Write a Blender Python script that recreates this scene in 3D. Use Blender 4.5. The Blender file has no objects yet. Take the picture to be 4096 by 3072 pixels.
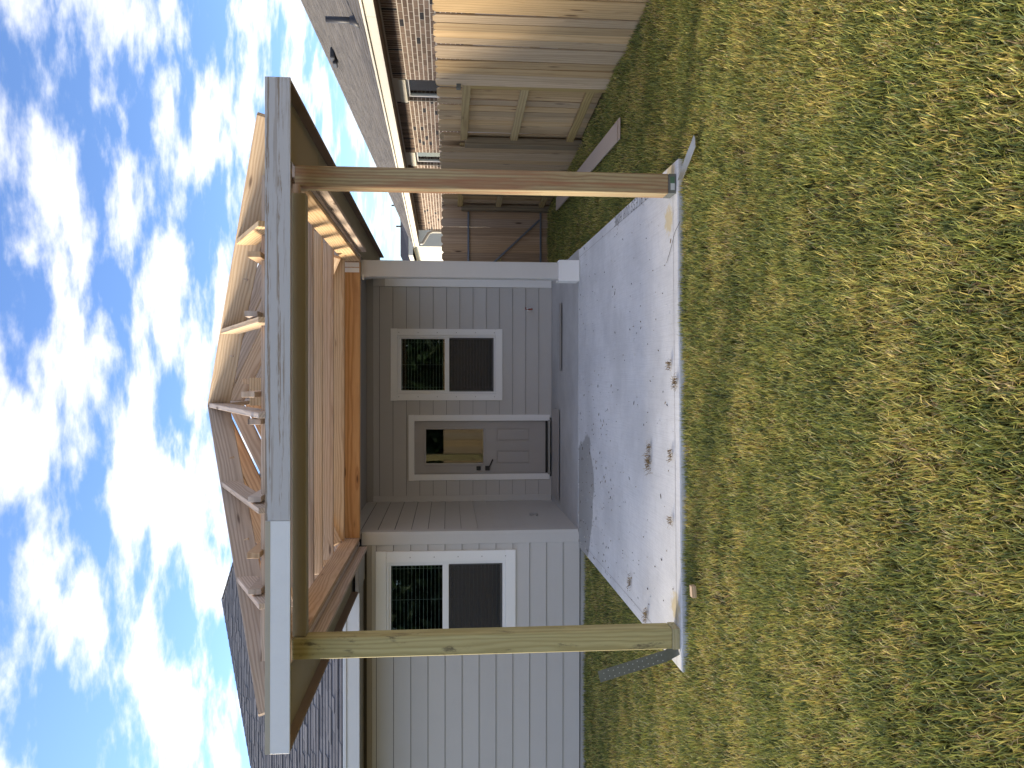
import bpy, bmesh, math, random
import numpy as np
from mathutils import Matrix, Vector
random.seed(7); RNG = np.random.default_rng(11)
scene = bpy.context.scene
col = scene.collection

# ------------------------------------------------------------------ camera
FOC = 3076.0; PITCH = math.atan(253/3076); YAW = math.atan(25/3076); CAMZ = 1.6
cp, sp, cy_, sy_ = math.cos(PITCH), math.sin(PITCH), math.cos(YAW), math.sin(YAW)
fwd = Vector((-sy_*cp, cy_*cp, -sp)); rgt = Vector((cy_, sy_, 0)); upv = rgt.cross(fwd)
cam_d = bpy.data.cameras.new('camera'); cam = bpy.data.objects.new('camera', cam_d); col.objects.link(cam)
cam_d.sensor_width = 36; cam_d.sensor_fit = 'HORIZONTAL'; cam_d.lens = 36*FOC/4096
cam_d.clip_start = 0.05; cam_d.clip_end = 2000
X, Y, Z = -upv, rgt, -fwd          # the photograph was taken with the phone on its side
cam.matrix_world = Matrix(((X.x, Y.x, Z.x, 0), (X.y, Y.y, Z.y, 0), (X.z, Y.z, Z.z, CAMZ), (0, 0, 0, 1)))
scene.camera = cam
scene.render.resolution_x = 1024; scene.render.resolution_y = 768

# ------------------------------------------------------------------ light
SUN_AZ, SUN_EL = math.radians(24), math.radians(18.5)     # towards the sun: left of the view, a little behind the facade
sun_dir = Vector((-math.cos(SUN_AZ)*math.cos(SUN_EL), math.sin(SUN_AZ)*math.cos(SUN_EL), math.sin(SUN_EL)))
sd = bpy.data.lights.new('sun', 'SUN'); sd.energy = 1.2; sd.angle = math.radians(13); sd.color = (1.0, 0.86, 0.66)
so = bpy.data.objects.new('sun', sd); col.objects.link(so); so.rotation_euler = sun_dir.to_track_quat('Z', 'Y').to_euler()
scene.view_settings.view_transform = 'Standard'; scene.view_settings.look = 'None'
scene.view_settings.exposure = 2.75; scene.view_settings.gamma = 1

world = bpy.data.worlds.new('World'); scene.world = world; world.use_nodes = True
def sky_nodes():
    nt = world.node_tree; N = nt.nodes; L = nt.links; N.clear()
    out = N.new('ShaderNodeOutputWorld'); bg = N.new('ShaderNodeBackground'); bg.inputs['Strength'].default_value = 0.15
    sky = N.new('ShaderNodeTexSky'); sky.sky_type = 'NISHITA'; sky.sun_disc = False
    sky.sun_elevation = SUN_EL; sky.sun_rotation = math.atan2(sun_dir.x, sun_dir.y)
    sky.air_density = 1.0; sky.dust_density = 0.3; sky.ozone_density = 2.5
    tc = N.new('ShaderNodeTexCoord'); sep = N.new('ShaderNodeSeparateXYZ'); L.new(tc.outputs['Generated'], sep.inputs[0])
    def M(op, a, b=None, c=None):
        n = N.new('ShaderNodeMath'); n.operation = op
        for i, v in enumerate((a, b, c)):
            if v is None: continue
            if isinstance(v, (int, float)): n.inputs[i].default_value = v
            else: L.new(v, n.inputs[i])
        return n.outputs[0]
    zz = M('ADD', M('MAXIMUM', sep.outputs[2], 0.0), 0.16)
    u = M('DIVIDE', sep.outputs[0], zz); v = M('DIVIDE', sep.outputs[1], zz)
    cmb = N.new('ShaderNodeCombineXYZ'); L.new(u, cmb.inputs[0]); L.new(v, cmb.inputs[1])
    def noise(scale, detail, rough, dist, vec):
        n = N.new('ShaderNodeTexNoise'); n.inputs['Scale'].default_value = scale; n.inputs['Detail'].default_value = detail
        n.inputs['Roughness'].default_value = rough; n.inputs['Distortion'].default_value = dist; L.new(vec, n.inputs['Vector']); return n.outputs[0]
    def mapp(loc, sc, rot=0):
        m = N.new('ShaderNodeMapping'); m.inputs['Location'].default_value = loc; m.inputs['Scale'].default_value = sc
        m.inputs['Rotation'].default_value = (0, 0, rot); L.new(cmb.outputs[0], m.inputs['Vector']); return m.outputs[0]
    n1 = noise(4.3, 10, 0.57, 0.12, mapp((5.1, 2.9, 0), (0.80, 1.25, 1), 0.25))
    n2 = noise(1.3, 3, 0.5, 0.0, mapp((7.3, 2.2, 0), (1, 1, 1), 0))
    dens = M('ADD', n1, M('MULTIPLY', M('SUBTRACT', n2, 0.5), 0.30))
    rmp = N.new('ShaderNodeMapRange'); rmp.interpolation_type = 'SMOOTHSTEP'; L.new(dens, rmp.inputs[0])
    rmp.inputs[1].default_value = 0.42; rmp.inputs[2].default_value = 0.63
    mask = M('MULTIPLY', rmp.outputs[0], 0.93)
    # cloud bodies: thick cores a little greyer, lit edges brighter, warmer towards the sun
    core = N.new('ShaderNodeMapRange'); L.new(dens, core.inputs[0]); core.inputs[1].default_value = 0.52; core.inputs[2].default_value = 0.74
    dot = N.new('ShaderNodeVectorMath'); dot.operation = 'DOT_PRODUCT'; L.new(tc.outputs['Generated'], dot.inputs[0]); dot.inputs[1].default_value = sun_dir
    tosun = N.new('ShaderNodeMapRange'); L.new(dot.outputs['Value'], tosun.inputs[0]); tosun.inputs[1].default_value = -0.1; tosun.inputs[2].default_value = 0.9
    cA = N.new('ShaderNodeMix'); cA.data_type = 'RGBA'; L.new(core.outputs[0], cA.inputs[0])
    cA.inputs[6].default_value = (1.42, 1.42, 1.45, 1); cA.inputs[7].default_value = (0.84, 0.865, 0.94, 1)
    cB = N.new('ShaderNodeMix'); cB.data_type = 'RGBA'; L.new(tosun.outputs[0], cB.inputs[0])
    L.new(cA.outputs[2], cB.inputs[6]); cB.inputs[7].default_value = (1.75, 1.66, 1.46, 1)
    hz = N.new('ShaderNodeMapRange'); L.new(sep.outputs[2], hz.inputs[0]); hz.inputs[1].default_value = 0.02; hz.inputs[2].default_value = 0.16
    mask2 = M('MULTIPLY', mask, M('ADD', M('MULTIPLY', hz.outputs[0], 0.45), 0.55))
    mx = N.new('ShaderNodeMix'); mx.data_type = 'RGBA'; L.new(mask2, mx.inputs[0]); dim = N.new('ShaderNodeMix'); dim.data_type = 'RGBA'; dim.blend_type = 'MULTIPLY'; dim.inputs[0].default_value = 1; L.new(sky.outputs[0], dim.inputs[6]); hz2 = N.new('ShaderNodeMapRange'); hz2.interpolation_type = 'SMOOTHSTEP'; L.new(sep.outputs[2], hz2.inputs[0]); hz2.inputs[1].default_value = 0.0; hz2.inputs[2].default_value = 0.38; dc = N.new('ShaderNodeMix'); dc.data_type = 'RGBA'; L.new(hz2.outputs[0], dc.inputs[0]); dc.inputs[6].default_value = (0.245, 0.275, 0.33, 1); dc.inputs[7].default_value = (0.205, 0.228, 0.29, 1); L.new(dc.outputs[2], dim.inputs[7]); L.new(dim.outputs[2], mx.inputs[6]); L.new(cB.outputs[2], mx.inputs[7])
    L.new(mx.outputs[2], bg.inputs['Color']); L.new(bg.outputs[0], out.inputs[0])
sky_nodes()

# ------------------------------------------------------------------ node material helper
class NT:
    def __init__(s, name):
        s.m = bpy.data.materials.new(name); s.m.use_nodes = True; s.t = s.m.node_tree; s.N = s.t.nodes; s.L = s.t.links
        s.N.clear(); s.out = s.N.new('ShaderNodeOutputMaterial'); s.b = s.N.new('ShaderNodeBsdfPrincipled'); s.L.new(s.b.outputs[0], s.out.inputs[0])
        s.tc = s.N.new('ShaderNodeTexCoord'); s._r = None
    def put(s, sock, v):
        if v is None: return
        if hasattr(v, 'is_output') or isinstance(v, bpy.types.NodeSocket): s.L.new(v, sock)
        else:
            if isinstance(v, tuple) and len(v) == 3 and sock.type == 'RGBA': v = v+(1,)
            sock.default_value = v
    def math(s, op, a, b=None, c=None, clamp=False):
        n = s.N.new('ShaderNodeMath'); n.operation = op; n.use_clamp = clamp
        for i, v in enumerate((a, b, c)):
            if v is not None: s.put(n.inputs[i], v)
        return n.outputs[0]
    def rand(s):                      # a number of its own for every object and every loose piece
        if s._r is None:
            oi = s.N.new('ShaderNodeObjectInfo'); ge = s.N.new('ShaderNodeNewGeometry')
            s._r = s.math('FRACT', s.math('ADD', oi.outputs['Random'], s.math('MULTIPLY', ge.outputs['Random Per Island'], 1.618)))
        return s._r
    def objrand(s):
        return s.N.new('ShaderNodeObjectInfo').outputs['Random']
    def map(s, vec, scale=(1, 1, 1), loc=(0, 0, 0), rot=(0, 0, 0)):
        m = s.N.new('ShaderNodeMapping'); m.inputs['Scale'].default_value = scale; m.inputs['Location'].default_value = loc; m.inputs['Rotation'].default_value = rot
        s.L.new(vec, m.inputs['Vector']); return m.outputs[0]
    def vadd(s, a, b):
        n = s.N.new('ShaderNodeVectorMath'); n.operation = 'ADD'; s.put(n.inputs[0], a); s.put(n.inputs[1], b); return n.outputs[0]
    def vscale(s, a, f):
        n = s.N.new('ShaderNodeVectorMath'); n.operation = 'SCALE'; s.put(n.inputs[0], a); s.put(n.inputs['Scale'], f); return n.outputs[0]
    def comb(s, x, y, z):
        n = s.N.new('ShaderNodeCombineXYZ'); s.put(n.inputs[0], x); s.put(n.inputs[1], y); s.put(n.inputs[2], z); return n.outputs[0]
    def noise(s, vec, scale, detail=4, rough=0.55, dist=0, color=False):
        n = s.N.new('ShaderNodeTexNoise'); n.inputs['Scale'].default_value = scale; n.inputs['Detail'].default_value = detail
        n.inputs['Roughness'].default_value = rough; n.inputs['Distortion'].default_value = dist; s.L.new(vec, n.inputs['Vector'])
        return n.outputs[1 if color else 0]
    def voro(s, vec, scale, feat='F1'):
        n = s.N.new('ShaderNodeTexVoronoi'); n.feature = feat; n.inputs['Scale'].default_value = scale; s.L.new(vec, n.inputs['Vector']); return n.outputs['Distance'], n.outputs['Color']
    def rng(s, v, a, b, c=0.0, d=1.0, smooth=True):
        n = s.N.new('ShaderNodeMapRange'); n.interpolation_type = 'SMOOTHSTEP' if smooth else 'LINEAR'; s.put(n.inputs[0], v)
        for i, q in enumerate((a, b, c, d)): n.inputs[i+1].default_value = q
        return n.outputs[0]
    def mix(s, f, a, b, mode='MIX'):
        n = s.N.new('ShaderNodeMix'); n.data_type = 'RGBA'; n.blend_type = mode; s.put(n.inputs[0], f); s.put(n.inputs[6], a); s.put(n.inputs[7], b); return n.outputs[2]
    def bump(s, h, strength=0.3, dist=0.01):
        n = s.N.new('ShaderNodeBump'); n.inputs['Strength'].default_value = strength; n.inputs['Distance'].default_value = dist; s.L.new(h, n.inputs['Height']); s.L.new(n.outputs[0], s.b.inputs['Normal'])
    def fin(s, color, rough=0.7, spec=0.3, metal=0.0):
        s.put(s.b.inputs['Base Color'], color); s.put(s.b.inputs['Roughness'], rough); s.b.inputs['Specular IOR Level'].default_value = spec; s.put(s.b.inputs['Metallic'], metal)
        return s.m

def wood(name, light, dark, tint=0.0, tintcol=(0.5, 0.3, 0.15), knots=0.8, var=0.35, ring=16.0, grey=0.0, fibre=0.35, smudge=0.0):
    n = NT(name); r = n.rand()
    o = n.tc.outputs['Object']
    off = n.comb(n.math('MULTIPLY', r, 37.3), n.math('MULTIPLY', n.math('SUBTRACT', n.math('FRACT', n.math('MULTIPLY', r, 7.7)), 0.5), 0.24), n.math('ADD', n.math('MULTIPLY', n.math('FRACT', n.math('MULTIPLY', r, 13.1)), 0.10), 0.03))
    p = n.vadd(o, off)
    warp = n.noise(n.map(p, (1.1, 7, 7)), 1.0, 3, 0.5, color=True)
    pw = n.vadd(p, n.vscale(n.vadd(warp, (-0.5, -0.5, -0.5)), 0.06))
    kd, _ = n.voro(n.map(p, (1.6, 7.5, 7.5)), 1.0)
    knot = n.rng(kd, 0.05, 0.13, 1, 0)
    halo = n.rng(kd, 0.08, 0.30, 1, 0)
    pw2 = n.vadd(pw, n.vscale(n.comb(0.0, halo, halo), 0.016))
    w = n.N.new('ShaderNodeTexWave'); w.wave_type = 'RINGS'; w.rings_direction = 'X'; w.inputs['Scale'].default_value = ring
    w.inputs['Distortion'].default_value = 0.7; w.inputs['Detail'].default_value = 2; w.inputs['Detail Scale'].default_value = 1.5
    n.L.new(n.map(pw2, (0.25, 1, 1)), w.inputs['Vector'])
    rings = n.math('POWER', w.outputs[1], 1.6)
    fib = n.noise(n.map(p, (4, 260, 260)), 1.0, 3, 0.6)
    big = n.noise(n.map(p, (0.8, 11, 11)), 1.3, 4, 0.55)
    c = n.mix(n.math('MULTIPLY', rings, 0.75), light, dark)
    c = n.mix(n.math('MULTIPLY', n.rng(big, 0.40, 0.68), tint, clamp=True), c, tintcol)
    c = n.mix(n.math('MULTIPLY', n.rng(fib, 0.35, 0.75), fibre), c, dark)
    if smudge:
        sm = n.noise(n.map(p, (3.5, 9, 9)), 1.2, 6, 0.7)
        c = n.mix(n.math('MULTIPLY', n.rng(sm, 0.55, 0.68), smudge), c, (0.05, 0.04, 0.035))
    c = n.mix(n.math('MULTIPLY', halo, 0.35*knots), c, dark)
    c = n.mix(n.math('MULTIPLY', knot, knots), c, (0.075, 0.035, 0.018))
    v = n.math('ADD', n.math('MULTIPLY', n.math('SUBTRACT', r, 0.5), var), 1.0)
    h = n.N.new('ShaderNodeHueSaturation'); n.put(h.inputs['Value'], v); n.put(h.inputs['Saturation'], n.math('SUBTRACT', 1.05-grey, n.math('MULTIPLY', n.math('FRACT', n.math('MULTIPLY', r, 3.3)), 0.30)))
    n.put(h.inputs['Color'], c)
    n.bump(n.math('ADD', rings, n.math('MULTIPLY', fib, 1.3)), 0.25, 0.003)
    return n.fin(h.outputs[0], 0.72, 0.22)

def paint(name, colr, rough=0.55, grime=0.10, bumpy=0.12, streak=False, warm=(0.30, 0.27, 0.23)):
    n = NT(name); o = n.tc.outputs['Object']; r = n.rand()
    p = n.vadd(o, n.comb(n.math('MULTIPLY', r, 31.0), 0.0, 0.0))
    a = n.noise(p, 2.2, 6, 0.65); f = n.noise(n.map(p, (8, 90, 90) if streak else (60, 60, 60)), 1.0, 4, 0.6)
    c = n.mix(n.math('MULTIPLY', n.rng(a, 0.42, 0.75), grime), colr, warm)
    v = n.math('ADD', n.math('MULTIPLY', n.math('SUBTRACT', r, 0.5), 0.05), n.math('ADD', 0.98, n.math('MULTIPLY', f, 0.04)))
    h = n.N.new('ShaderNodeHueSaturation'); n.put(h.inputs['Value'], v); n.put(h.inputs['Color'], c)
    n.bump(f, bumpy, 0.004)
    return n.fin(h.outputs[0], rough, 0.35)

M = {}
M['fir']    = wood('fir_lumber', (0.64, 0.45, 0.285), (0.41, 0.24, 0.125), 0.3, (0.57, 0.37, 0.20), var=0.45)
M['firsun'] = wood('sun_toned_fir_lumber', (0.66, 0.47, 0.265), (0.43, 0.25, 0.115), 0.25, (0.62, 0.40, 0.19), var=0.18)  # fir again, warmed and lightened to put sunlight into its colour
M['grey']   = wood('weathered_shade_lumber', (0.60, 0.455, 0.335), (0.37, 0.255, 0.175), 0.35, (0.46, 0.35, 0.26), var=0.25, grey=0.1)  # weathered grey; on the left-hand hip and jacks it also paints their shade
M['orange'] = wood('orange_fir_lumber', (0.60, 0.36, 0.17), (0.37, 0.18, 0.075), 0.35, (0.52, 0.28, 0.11), var=0.1, ring=11)
M['ptgreen']= wood('treated_green_timber', (0.54, 0.48, 0.25), (0.36, 0.30, 0.13), 0.35, (0.44, 0.35, 0.17), var=0.0, ring=13, knots=0.6, smudge=0.7)
M['ptred']  = wood('treated_brown_timber', (0.47, 0.385, 0.215), (0.27, 0.18, 0.09), 1.0, (0.36, 0.165, 0.08), var=0.0, ring=13, knots=0.9, smudge=0.12)
M['cedar']  = wood('cedar_picket', (0.60, 0.44, 0.25), (0.43, 0.285, 0.145), 0.4, (0.54, 0.365, 0.19), var=0.40, ring=12, knots=0.75, fibre=0.5)
M['cedar2'] = wood('cedar_gate_picket', (0.58, 0.40, 0.245), (0.40, 0.255, 0.145), 0.4, (0.48, 0.31, 0.18), var=0.40, ring=12, knots=0.9)
M['rail']   = wood('treated_rail', (0.50, 0.38, 0.17), (0.34, 0.23, 0.09), 0.3, (0.44, 0.32, 0.14), var=0.15, ring=12)
M['rail2']  = wood('dark_treated_post', (0.30, 0.225, 0.115), (0.18, 0.125, 0.06), 0.3, (0.24, 0.18, 0.10), var=0.15, ring=12)
M['siding'] = paint('taupe_siding_paint', (0.555, 0.537, 0.515), 0.6, 0.06, 0.10, True)
M['cornert']= paint('taupe_trim_paint', (0.585, 0.567, 0.545), 0.55, 0.06, 0.3, True)
M['white']  = paint('white_trim_paint', (0.90, 0.895, 0.88), 0.5, 0.03, 0.12, True, (0.55, 0.52, 0.47))
M['vinyl']  = paint('white_vinyl_frame', (0.86, 0.86, 0.855), 0.35, 0.03, 0.02)
M['sheath'] = paint('shade_dark_sheathing', (0.10, 0.095, 0.09), 0.9, 0.1, 0.05)  # sheathing coloured dark to paint shadow lines into the board gaps
M['door']   = paint('taupe_door_paint', (0.43, 0.405, 0.385), 0.45, 0.05, 0.10)
M['soffit'] = paint('tan_soffit_paint', (0.30, 0.25, 0.15), 0.6, 0.10, 0.05)
M['soffit2']= paint('taupe_soffit_paint', (0.37, 0.345, 0.31), 0.6, 0.10, 0.05)
M['fascw']  = paint('pale_grey_fascia_paint', (0.80, 0.82, 0.83), 0.5, 0.12, 0.05, False, (0.5, 0.5, 0.48))
M['fascb']  = paint('tan_fascia_edge', (0.46, 0.42, 0.33), 0.6, 0.2, 0.05)
M['brownp'] = paint('brown_fascia_back', (0.22, 0.155, 0.11), 0.6, 0.2, 0.05)
M['cream']  = paint('cream_eave_paint', (0.70, 0.665, 0.56), 0.55, 0.08, 0.05)
M['eave']   = paint('white_eave_paint', (0.74, 0.745, 0.73), 0.5, 0.05, 0.05)
M['plank']  = paint('tan_primed_plank', (0.46, 0.37, 0.30), 0.7, 0.15, 0.15, True)

def m_streak():
    n = NT('worn_primed_fascia'); o = n.tc.outputs['Object']
    a = n.noise(n.map(o, (0.9, 40, 40)), 1.0, 5, 0.6, 0.2); b = n.noise(n.map(o, (9, 130, 130)), 1.0, 4, 0.7)
    z = n.N.new('ShaderNodeSeparateXYZ'); n.L.new(o, z.inputs[0])
    edge = n.math('ADD', n.rng(z.outputs[2], 0.028, 0.075), n.rng(n.math('ABSOLUTE', n.math('ADD', z.outputs[2], 0.018)), 0.026, 0.004))
    f = n.math('MULTIPLY', n.rng(n.math('ADD', a, n.math('MULTIPLY', n.math('SUBTRACT', b, 0.5), 0.35)), 0.50, 0.60), n.math('ADD', 0.40, n.math('MULTIPLY', edge, 1.0)))
    c = n.mix(n.math('MULTIPLY', b, 0.25), (0.54, 0.535, 0.535), (0.44, 0.43, 0.42)); c = n.mix(n.math('MINIMUM', f, 0.85), c, (0.27, 0.20, 0.135))
    n.bump(a, 0.15, 0.003); return n.fin(c, 0.7, 0.25)
M['streak'] = m_streak()

def m_concrete(name, base, patio):
    n = NT(name); o = n.tc.outputs['Object']
    a = n.noise(o, 1.1, 6, 0.6); b = n.noise(o, 14, 6, 0.7); c2 = n.noise(o, 130, 3, 0.7)
    c = n.mix(n.rng(a, 0.35, 0.7), base, tuple(x*0.80 for x in base)); c = n.mix(n.math('MULTIPLY', n.rng(b, 0.45, 0.75), 0.30), c, tuple(x*0.66 for x in base))
    c = n.mix(n.math('MULTIPLY', n.rng(c2, 0.5, 0.75), 0.22), c, (0.25, 0.25, 0.25))
    h = n.math('MULTIPLY', c2, 0.5)
    if patio:
        w = n.noise(n.map(o, (120, 2.0, 1), rot=(0, 0, 0.12)), 1.0, 2, 0.6)      # broom marks across the slab
        h = n.math('ADD', h, w); c = n.mix(n.math('MULTIPLY', n.rng(w, 0.45, 0.65), 0.26), c, tuple(x*0.70 for x in base))
        s = n.N.new('ShaderNodeSeparateXYZ'); n.L.new(o, s.inputs[0])
        jit = n.math('MULTIPLY', n.math('SUBTRACT', n.noise(o, 3.0, 4, 0.6), 0.5), 0.5)
        # damp patch with its own outline, by the back left of the slab
        ex = n.math('DIVIDE', n.math('ADD', s.outputs[0], 1.50), 0.85); ey = n.math('DIVIDE', n.math('SUBTRACT', s.outputs[1], 8.98), 0.72)
        ey2 = n.math('ADD', ey, n.math('MULTIPLY', ex, 0.42))
        dd = n.math('ADD', n.math('SQRT', n.math('ADD', n.math('MULTIPLY', ex, ex), n.math('MULTIPLY', ey2, ey2))), jit)
        wet = n.rng(dd, 0.93, 1.0, 1, 0); c = n.mix(n.math('MULTIPLY', wet, 0.52), c, (0.13, 0.122, 0.10))
        # yellow light bounced off the two posts, painted into the concrete
        for (px_, py_) in ((1.15, 5.50), (1.49, 5.46), (-1.62, 5.31)):
            ax = n.math('SUBTRACT', s.outputs[0], px_); ay = n.math('SUBTRACT', s.outputs[1], py_)
            q = n.math('ADD', n.math('SQRT', n.math('ADD', n.math('MULTIPLY', ax, ax), n.math('MULTIPLY', ay, ay))), n.math('MULTIPLY', n.math('SUBTRACT', n.noise(o, 22, 4, 0.7), 0.5), 0.2))
            c = n.mix(n.rng(q, 0.06, 0.13, 0.75, 0), c, (0.62, 0.50, 0.25))
    n.bump(h, 0.35, 0.004)
    return n.fin(c, 0.85, 0.2)
M['slab'] = m_concrete('patio_concrete', (0.74, 0.745, 0.75), True)
M['porch'] = m_concrete('porch_concrete', (0.56, 0.56, 0.56), False)
M['found'] = m_concrete('foundation_concrete', (0.50, 0.49, 0.47), False)

def simple(name, c, rough=0.5, metal=0.0, spec=0.4, nz=0.15, sc=30):
    n = NT(name); a = n.noise(n.tc.outputs['Object'], sc, 5, 0.65); cc = n.mix(n.math('MULTIPLY', n.rng(a, 0.4, 0.7), nz*2), c, tuple(x*0.6 for x in c)); n.bump(a, 0.08, 0.003)
    return n.fin(cc, rough, spec, metal)
M['black'] = simple('black_hardware', (0.012, 0.012, 0.012), 0.4)
M['steel'] = simple('galvanised_steel', (0.42, 0.43, 0.42), 0.42, 0.85)
M['steeld'] = simple('dull_galvanised_strap', (0.20, 0.215, 0.205), 0.5, 0.55)
M['steelb'] = simple('gate_frame_steel', (0.22, 0.24, 0.27), 0.5, 0.6)
M['pvc'] = simple('dark_vent_pipe', (0.035, 0.035, 0.04), 0.45)
M['stick1'] = simple('green_sticker_print', (0.10, 0.20, 0.13), 0.4)
M['stick2'] = simple('white_sticker_print', (0.60, 0.64, 0.64), 0.4)
M['copper'] = simple('hose_bib_red', (0.30, 0.07, 0.05), 0.4)
M['greybox'] = simple('grey_outlet_cover', (0.36, 0.34, 0.32), 0.4)
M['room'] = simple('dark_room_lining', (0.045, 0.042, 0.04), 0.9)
M['blind'] = simple('white_blind_slat', (0.80, 0.80, 0.78), 0.5)
M['hole'] = simple('strap_hole', (0.55, 0.56, 0.55), 0.8)
M['mark'] = simple('scratched_letters', (0.16, 0.16, 0.155), 0.9)
M['twig'] = simple('dark_twig', (0.06, 0.045, 0.03), 0.9)
M['mortar'] = simple('pale_mortar', (0.66, 0.60, 0.52), 0.9, sc=60)

def m_brick():
    n = NT('brown_brick'); r = n.rand(); o = n.tc.outputs['Object']; p = n.vadd(o, n.comb(n.math('MULTIPLY', r, 50.0), 0.0, 0.0))
    c = n.mix(n.rng(r, 0.0, 0.9), (0.155, 0.112, 0.088), (0.27, 0.20, 0.155)); c = n.mix(n.rng(r, 0.93, 0.94), c, (0.045, 0.045, 0.05))
    a = n.noise(p, 30, 5, 0.7); c = n.mix(n.math('MULTIPLY', n.rng(a, 0.60, 0.75), 0.55), c, (0.48, 0.42, 0.36)); c = n.mix(n.math('MULTIPLY', n.rng(n.noise(p, 9, 4, 0.6), 0.5, 0.7), 0.4), c, (0.09, 0.06, 0.05))
    n.bump(a, 0.5, 0.006); return n.fin(c, 0.9, 0.15)
M['brick'] = m_brick()
def m_shingle(name, a_, b_):
    n = NT(name); r = n.rand(); o = n.tc.outputs['Object']; p = n.vadd(o, n.comb(n.math('MULTIPLY', r, 50.0), 0.0, 0.0))
    g = n.noise(p, 160, 3, 0.8); c = n.mix(r, a_, b_); c = n.mix(n.math('MULTIPLY', n.rng(g, 0.45, 0.7), 0.35), c, tuple(x*1.9 for x in b_)); c = n.mix(n.math('MULTIPLY', n.rng(n.noise(p, 5, 3, 0.5), 0.4, 0.7), 0.3), c, a_)
    n.bump(g, 0.5, 0.004); return n.fin(c, 0.93, 0.15)
M['shingle'] = m_shingle('grey_shingle', (0.10, 0.10, 0.112), (0.18, 0.178, 0.19))
M['shingle2'] = m_shingle('tan_grey_shingle', (0.095, 0.089, 0.085), (0.145, 0.135, 0.128))
M['shingle3'] = m_shingle('dark_far_shingle', (0.05, 0.05, 0.058), (0.075, 0.075, 0.085))

def m_glass():
    n = NT('window_glass'); n.N.remove(n.b)
    fr = n.N.new('ShaderNodeFresnel'); fr.inputs[0].default_value = 1.62
    tr = n.N.new('ShaderNodeBsdfTransparent'); tr.inputs[0].default_value = (0.70, 0.77, 0.75, 1)
    gl = n.N.new('ShaderNodeBsdfGlossy'); gl.inputs['Roughness'].default_value = 0.015; gl.inputs[0].default_value = (1, 1, 1, 1)
    mx = n.N.new('ShaderNodeMixShader'); n.L.new(n.math('MULTIPLY', fr.outputs[0], 1.2, clamp=True), mx.inputs[0]); n.L.new(tr.outputs[0], mx.inputs[1]); n.L.new(gl.outputs[0], mx.inputs[2]); n.L.new(mx.outputs[0], n.out.inputs[0])
    wv = n.noise(n.tc.outputs['Object'], 1.6, 2, 0.5); bp = n.N.new('ShaderNodeBump'); bp.inputs['Strength'].default_value = 0.012; bp.inputs['Distance'].default_value = 0.02; n.L.new(wv, bp.inputs['Height']); n.L.new(bp.outputs[0], gl.inputs['Normal'])
    return n.m
M['glass'] = m_glass()
def m_screen():
    n = NT('insect_mesh'); n.b.inputs['Base Color'].default_value = (.03, .03, .032, 1); tr = n.N.new('ShaderNodeBsdfTransparent'); mx = n.N.new('ShaderNodeMixShader'); mx.inputs[0].default_value = .5; n.L.new(tr.outputs[0], mx.inputs[1]); n.L.new(n.b.outputs[0], mx.inputs[2]); n.L.new(mx.outputs[0], n.out.inputs[0]); return n.m
M['screen'] = m_screen()

def m_soil():
    n = NT('lawn_soil'); o = n.tc.outputs['Object']
    a = n.noise(o, 2.0, 6, 0.6); b = n.noise(o, 40, 5, 0.7)
    c = n.mix(n.rng(b, 0.35, 0.7), (0.075, 0.062, 0.03), (0.17, 0.135, 0.065)); c = n.mix(n.rng(a, 0.4, 0.65), c, (0.065, 0.070, 0.022))
    n.bump(b, 0.8, 0.02); return n.fin(c, 0.95, 0.1)
M['soil'] = m_soil()
def m_attr(name, trans=0.25, rough=0.55):
    n = NT(name); at = n.N.new('ShaderNodeAttribute'); at.attribute_name = 'tone'
    n.put(n.b.inputs['Base Color'], at.outputs['Color']); n.b.inputs['Roughness'].default_value = rough; n.b.inputs['Specular IOR Level'].default_value = 0.25
    tl = n.N.new('ShaderNodeBsdfTranslucent'); n.L.new(at.outputs['Color'], tl.inputs[0]); mx = n.N.new('ShaderNodeMixShader'); mx.inputs[0].default_value = trans
    n.L.new(n.b.outputs[0], mx.inputs[1]); n.L.new(tl.outputs[0], mx.inputs[2]); n.L.new(mx.outputs[0], n.out.inputs[0]); return n.m
M['grass'] = m_attr('grass_blade'); M['leaf'] = m_attr('leaf_blade', 0.15); M['debris'] = m_attr('debris_bits', 0.0, 0.9)

# ------------------------------------------------------------------ object helpers
W = {}
def link(o, name, parent, mw):
    col.objects.link(o); o.matrix_basis = mw; W[o.name] = mw.copy()
    if parent is not None:
        o.parent = parent; o.matrix_parent_inverse = W[parent.name].inverted()
    return o
def thing(name, label, cat, loc=(0, 0, 0), group=None):
    o = bpy.data.objects.new(name, None); o.empty_display_size = 0.2; link(o, name, None, Matrix.Translation(loc)); return tag(o, label, cat, group)
def tag(o, label, cat, group=None):
    o['label'] = label; o['category'] = cat
    if group: o['group'] = group
    return o
def smooth_none(me): return me
_cache = {}
def box_mesh(sx, sy, sz, mat, bev=0.0):
    key = (round(sx, 4), round(sy, 4), round(sz, 4), mat, bev)
    if key in _cache: return _cache[key]
    bm = bmesh.new(); bmesh.ops.create_cube(bm, size=1.0)
    for v in bm.verts: v.co = Vector((v.co.x*sx, v.co.y*sy, v.co.z*sz))
    if bev > 0: bmesh.ops.bevel(bm, geom=bm.edges[:], offset=min(bev, 0.3*min(sx, sy, sz)), segments=1, affect='EDGES')
    me = bpy.data.meshes.new('box'); bm.to_mesh(me); bm.free(); me.materials.append(M[mat]); _cache[key] = me; return me
def box(name, parent, lo, hi, mat, bev=0.003):
    lo, hi = Vector(lo), Vector(hi); s = hi-lo; c = (lo+hi)/2
    me = box_mesh(abs(s.x), abs(s.y), abs(s.z), mat, bev)
    return link(bpy.data.objects.new(name, me), name, parent, Matrix.Translation(c))
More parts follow.
